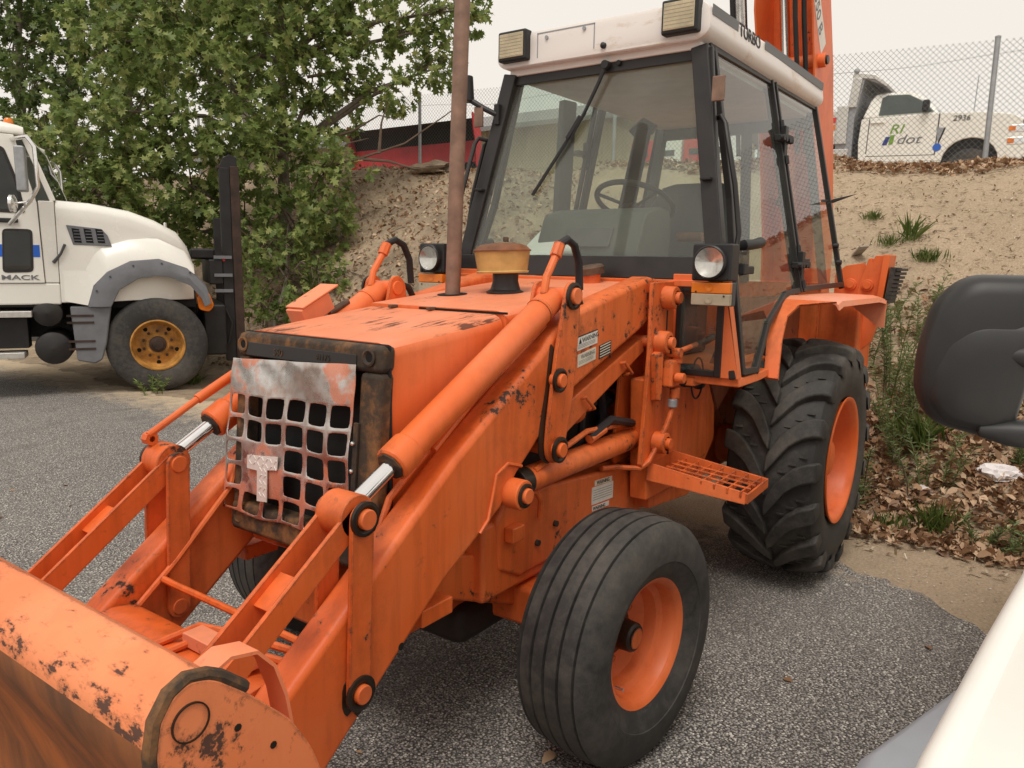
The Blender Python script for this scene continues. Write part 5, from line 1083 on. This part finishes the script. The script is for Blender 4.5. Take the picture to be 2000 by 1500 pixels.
    MB().lathe([(0,0),(0.01,.12),(.04,.185),(.10,.195),(1.0,.195),(1.02,0)],(-1.06,s*1.10,.57),(0,-s,0),28).build('air_tank','black_frame',TK)
    for z,x1 in((.975,-1.24),(.505,-1.34)): MB().bb(-2.2,x1,s*.85,s*1.16,z-.035,z+.035).build('cab_step','alu_tread',TK,.006)
    MB().bb(-2.2,-1.3,s*.8,s*1.05,.58,.93).build('step_carrier','mast_black',TK,.01)
    # A pillar and windscreen side
    MB().bar((-.955,s*1.03,2.25),(-1.20,s*.98,2.96),.05,.06,(1,0,0)).build('windscreen_pillar','white_truck',TK,.01)
MB().add([(-.93,-1.0,2.26),(-.93,1.0,2.26),(-1.17,.95,2.95),(-1.17,-.95,2.95)],[(0,1,2,3)]).build('windscreen','truck_glass',TK)
MB().loft([[(x,y,z) for y,z in rr([(-1.08,z0),(-1.05,z0+.12),(-.9,z1),(.9,z1),(1.05,z0+.12),(1.08,z0)],.05,3)] for x,z0,z1 in((-1.19,2.94,2.98),(-1.25,2.95,3.06),(-1.45,2.96,3.13),(-2.3,2.96,3.14))]).build('cab_roof','white_truck',TK,ang=50)
MB().bb(-2.32,-2.25,-1.08,1.08,1.1,3.0).build('cab_back','white_truck',TK)
MB().lathe([(0,.05),(.05,.05),(.08,.03),(.085,0)],(-1.36,-.75,3.09),(0,0,1),14).build('marker_lamp','amber',TK)
MB().bb(-2.3,-.95,-1.0,1.0,1.05,1.12).build('cab_floor','mast_black',TK)
MB().bb(-3.0,.55,-.45,.45,.65,1.05).build('chassis','mast_black',TK,.02)
MB().bb(-.5,.52,-.80,.80,1.02,1.30).build('engine_bay','mast_black',TK)
text('door_lettering','MACK',.075,'grey_trim',TK,(-1.51,-1.1165,1.365),(1,0,0),(0,0,1),.004,sx=1.75,bold=.0012)
MB().cyl((.22,-.3,2.0),(.22,-.3,2.08),.02,10).build('hood_emblem','silver',TK,.006)
# plow mast and push frame in front
MB().bb(.87,1.0,-.68,-.55,.30,2.78).build('mast_channel','mast_black',TK,.008)
MB().bb(1.0,1.11,-.70,-.53,.28,2.80).build('mast_post','mast_rust',TK,.008)
MB().prism([(.86,2.76),(.92,2.90),(1.0,2.95),(1.09,2.92),(1.10,2.74)],-.64,-.58).build('mast_head','mast_black',TK,.006)
MB().cyl((.86,-.68,2.79),(.86,-.52,2.79),.02,10).build('mast_pin','mast_rust',TK)
MB().bb(.868,.90,-.685,-.68,1.60,1.66).build('reflector_strip','red_decal',TK)
MB().bb(.87,1.0,.55,.68,.30,2.2).build('mast_channel','mast_black',TK,.008)
MB().bb(.60,.87,-.85,.85,.40,1.05).build('push_frame','mast_black',TK,.03)
MB().bb(.70,.87,-.70,.70,1.30,1.62).build('push_frame','mast_black',TK,.02)
for z in(1.65,1.42,1.22): MB().bb(.76,.98,-.72,-.69,z-.02,z+.02).build('mast_rib','grey_trim',TK)
MB().bb(.50,.80,-.45,-.05,1.62,1.76).build('pump_housing','mast_black',TK,.03)
MB().tube([(.78,-.72,1.02),(.88,-.74,.98),(.95,-.74,.80),(.90,-.74,.55),(.78,-.72,.42)],.014,8).build('plow_hose','hose',TK)
MB().tube([(1.05,-.71,.62),(1.06,-.72,.56),(1.05,-.71,.50)],.012,8).build('shackle','galv',TK)
# ================================================================ white pickup dump truck behind the fence
PU=thing('pickup_truck','white pickup dump truck with green and grey door emblem behind the chain link fence','pickup truck',(-16,0,3.10),PI/2)
PU.rotation_euler=(0,R(2.0),PI/2)
arch=[(.505,.55)]+[(.035+.47*math.cos(a),.55+.44*math.sin(a)) for a in np.linspace(.05,PI-.05,11)]+[(-.435,.55)]
bod=[(-1.93,.55),(-1.975,.98),(-1.955,1.42),(-.55,1.475),(.13,1.455),(.62,1.40),(.80,1.30),(.88,.98),(.92,.70),(.86,.56)]+arch
for s in(-1,1):
    MB().prism(bod,s*.93,s*1.0).build('body_side','white_truck',PU,.03,seg=3)
    MB().lathe([(-.12,.22),(-.13,.36),(-.10,.40),(.10,.40),(.12,.36),(.11,.22)],(.035,s*.85,.40),(0,s,0),32,True).build('tyre','rubber',PU)
    MB().lathe([(.08,.22),(.05,.15),(.06,.0)],(.035,s*.85,.40),(0,s,0),24).build('rim','grey_light',PU)
    for (xa,xb_,za,zb_) in((-.56,-.55,.70,1.46),(-1.80,-1.795,.75,1.42),(-1.80,-.56,.69,.70)): MB().bb(xa-.006,xb_+.006,s*.999,s*1.0035,za,zb_).build('door_gap','grey_dark',PU)
    MB().bb(-1.775,-1.52,s*1.0,s*1.03,1.325,1.36).build('door_handle','white_truck',PU,.01)
    MB().prism([(-.585,1.20),(-.42,1.19),(-.47,1.02),(-.52,.90)],s*1.0,s*1.006).build('fender_vent','grey_light',PU)
    MB().prism([(-.445,1.19),(-.42,1.19),(-.47,1.02),(-.51,.90),(-.525,.92)],s*1.004,s*1.010).build('vent_slot','black_void',PU)
    for z in(1.125,.905): MB().bb(.60,.88,s*.70,s*1.006,z-.075,z+.075).build('headlamp','silver',PU,.02); MB().bb(.61,.72,s*.90,s*1.010,z-.045,z+.045).build('amber_marker','amber',PU,.01)
    # side window, pillar trim
    MB().add([(x,s*(1.0-.36*(z-1.42)+.004),z) for x,z in((-1.645,1.475),(-1.64,1.83),(-1.55,1.885),(-1.17,1.875),(-.93,1.75),(-.66,1.50))],[(0,1,2,3,4,5)]).build('door_window','truck_glass',PU)
    MB().box((-.80,s*1.06,1.60),(.12,.16,.22)).build('wing_mirror','black_plastic',PU,.03)
MB().bb(-1.9,.80,-.92,.92,.50,1.30).build('under_body','mast_black',PU)
MB().loft([[(x0,-.98,1.43),(x1,-.98,1.43),(x1,.98,1.43),(x0,.98,1.43)] if k==0 else [(x0,-y,z),(x1,-y,z),(x1,y,z),(x0,y,z)] for k,(x0,x1,y,z) in enumerate(((-1.955,-.52,.99,1.43),(-1.86,-.84,.87,1.77),(-1.79,-1.05,.82,1.90),(-1.68,-1.18,.74,1.945)))]).build('cab','white_truck',PU,.05,seg=3)
MB().add([(-.53,-.90,1.475),(-.53,.90,1.475),(-1.07,.74,1.92),(-1.07,-.74,1.92)],[(0,1,2,3)]).build('windscreen','truck_glass',PU)
MB().loft([[(-.55,-.95,1.46),(-.55,-.5,1.52),(-.55,.5,1.52),(-.55,.95,1.46)],[(.4,-.95,1.42),(.4,-.5,1.50),(.4,.5,1.50),(.4,.95,1.42)],[(.80,-.92,1.28),(.82,-.5,1.36),(.82,.5,1.36),(.80,.92,1.28)]],False,False).build('bonnet','white_truck',PU)
MB().bb(.80,.90,-.80,.80,.78,1.30).build('radiator_grille','grey_dark',PU,.02)
MB().bb(.70,1.0,-.98,.98,.50,.72).build('front_bumper','silver',PU,.05)
MB().cyl((-.02,-.75,1.45),(-.02,-.75,2.15),.006,6).build('antenna','black_plastic',PU)
D_='dump body'
MB().prism([(-2.08,.62),(-2.10,1.45),(-1.98,2.20),(-1.55,2.02),(-1.55,2.06),(-1.80,2.26),(-2.20,2.35),(-2.26,1.66),(-2.40,1.62),(-2.42,.62)],-.98,.98).build('dump_front','grey_light',PU,.02)
MB().prism([(-2.22,2.24),(-1.80,2.18),(-1.56,2.02),(-1.54,2.07),(-1.79,2.27),(-2.20,2.34)],-1.0,1.0).build('cab_shield','alu_tread',PU,.01)
MB().prism([(-2.42,.95),(-2.20,.95),(-2.22,1.70),(-2.44,1.70)],-1.03,-.98).build('dump_post','alu_tread',PU,.015)
MB().prism([(-2.24,1.66),(-2.08,1.66),(-2.02,2.22),(-2.20,2.24)],-1.02,-.97).build('dump_post','alu_tread',PU,.015)
MB().lathe([(0,.05),(.05,.05),(.06,0)],(-2.15,-.97,2.36),(0,-1,0),16).build('tarp_reel','galv',PU)
MB().bb(-2.60,-2.42,-1.02,1.02,.95,1.60).build('dump_side','alu_tread',PU,.01)
for z,mm in((1.42,'red_decal'),(1.28,'amber'),(1.15,'white_paint')): MB().bb(-2.55,-2.44,-1.032,-1.02,z-.05,z+.06).build('side_marker',mm,PU)
MB().bb(-2.55,-2.15,-1.0,-.7,.40,.86).build('tool_box','alu_tread',PU,.02)
MB().bb(-2.5,-1.9,-.9,.9,.45,.95).build('chassis','mast_black',PU)
text('door_emblem','RI',.25,'green_decal',PU,(-1.42,-1.0045,1.12),(1,0,0),(0,0,1),.001,.25,1.2,.0008)
text('door_emblem','dot',.25,'grey_trim',PU,(-1.27,-1.0045,.92),(1,0,0),(0,0,1),.001,.3,1.25)
MB().prism([(-1.52,.90),(-1.43,.90),(-1.38,1.06),(-1.46,1.06)],-1.0045,-1.0035).build('emblem_swoosh','navy_decal',PU)
MB().prism([(-1.40,.90),(-1.32,.92),(-1.30,1.09),(-1.38,1.09)],-1.0055,-1.0040).build('emblem_swoosh','green_decal',PU)
text('fender_number','2936',.145,'ink',PU,(-.32,-1.0045,1.305),(1,0,0),(0,0,1),.001,.1,1.0,.001)
MB().cyl((-.53,-1.0,.83),(-.53,-1.005,.83),.075,20).build('round_sticker','blue_decal',PU)
# ================================================================ white pickup the photographer stands beside
FG=thing('white_pickup','white pickup with black towing mirror parked alongside the backhoe','pickup truck',(.6,2.75,0))
def g(x,y,z): return (x-.6,y-2.75,z)
# shoulder crease, then hood inward, side outward
CR=[(1.52,1.80,1.055),(1.40,1.790,1.09),(1.28,1.797,1.105),(.90,1.832,1.110),(.56,1.866,1.112),(.20,1.885,1.112),(-.05,1.89,1.11)]
MB().loft([[g(x,3.70-(y-1.80)*0,z+.02),g(x,2.75,z+.10),g(x,y+.38,z+.06),g(x,y+.10,z+.018),g(x,y+.050,z+.001),g(x,y+.040,z-.002),g(x,y+.030,z+.006),g(x,y+.022,z+.010),g(x,y+.009,z+.006),g(x,y,z-.004),g(x,y-.002,z-.02),g(x,y+.012,z-.06),g(x,y+.03,z-.30),g(x,2.75,z-.30),g(x,3.70,z-.30)] for x,y,z in CR]).build('hood_and_fender','white_paint',FG,ang=50)
fl=[]
for k in range(13):
    a=PI*k/12; fl.append((.80+.50*math.cos(a),.50+.50*math.sin(a)))
yo=lambda x:min(1.80,max(1.665,1.797-.30*(x-.51)))
MB().loft([[g(x,1.86,z+.06),g(x,yo(x)+.035,z+.018),g(x,yo(x)+.01,z-.005),g(x,yo(x),z-.05),g(x,yo(x)+.015,z-.08),g(x,1.87,z-.08)] for x,z in [(p[0],min(p[1],.86)) for p in fl]]).build('wheel_arch_trim','arch_grey',FG,ang=40)
for s,yy in((-1,1.92),(1,3.58)):
    MB().lathe([(-.13,.22),(-.14,.36),(-.11,.40),(.11,.40),(.13,.36),(.12,.22)],g(.80,yy,.40),(0,s,0),40,True).build('tyre','rubber',FG)
    MB().lathe([(.08,.22),(.05,.15),(.06,.0)],g(.80,yy,.40),(0,s,0),24).build('rim','grey_light',FG)
MB().bb(-1.9,.92,-.80,.80,.35,.80).build('chassis','mast_black',FG)
MB().bb(-2.6,-.66,-.84,.84,.45,1.12).build('cab_body','white_paint',FG,.05)
MB().loft([[(x0,-y,z),(x1,-y,z),(x1,y,z),(x0,y,z)] for x0,x1,y,z in((-2.5,-.68,.83,1.12),(-2.3,-1.35,.70,1.78),(-2.2,-1.5,.62,1.85))]).build('cab_top','white_paint',FG,.04)
for s in(-1,1): MB().add([(x,s*(.835-.197*(z-1.12)+.006),z) for x,z in((-2.3,1.18),(-.92,1.18),(-1.38,1.70),(-2.2,1.70))],[(0,1,2,3)]).build('side_window','truck_glass',FG)
# towing mirror
hx=Vector((-.28,.96,0)).normalized(); hz=Vector((.03,0,1)).normalized(); hn=hx.cross(hz); hn=hn if hn.x>0 else -hn
mc=Vector(g(.385,1.742,1.487))
def mout(k,dn,sx=1,sz=1,oy=0,oz=0):
    base=rr([(-.110,-.085),(-.076,-.142),(.058,-.174),(.100,.140),(.080,.170),(-.035,.170),(-.086,.115),(-.110,.01)],.042,5)
    return [mc+hx*(x*k*sx+oy)+hz*(z*k*sz+oz)+hn*dn for x,z in base]
mh=MB().loft([mout(.90,-.07),mout(.98,-.05),mout(1.0,-.02),mout(.99,.006),mout(.965,.024),mout(.91,.037),mout(.78,.047),mout(.5,.054),mout(.15,.056)]).build('mirror_housing','mirror_plastic',FG,ang=60)
MB().loft([mout(.97,.0,.96,.72,.012,-.035),mout(.96,.030,.96,.72,.012,-.035),mout(.925,.046,.96,.72,.012,-.035),mout(.80,.057,.96,.72,.012,-.035),mout(.45,.064,.96,.72,.012,-.035),mout(.12,.066,.96,.72,.012,-.035)]).build('mirror_cover','mirror_plastic',mh,ang=60)
for dz,dx in((.014,.060),(-.142,.035)):
    a=mc+hx*dx+hz*dz+hn*.046
    MB().tube([a-hx*.03,a+hx*.02+hn*.005,a+hx*.06+hn*.004],[.012,.026,.030],20).build('arm_socket','mirror_plastic',mh,.004)
    MB().tube([a+hx*.05,a+hx*.11,a+hx*.24-hn*.02],[.0235,.0235,.026],20).build('mirror_arm','grey_dark',mh,.003)
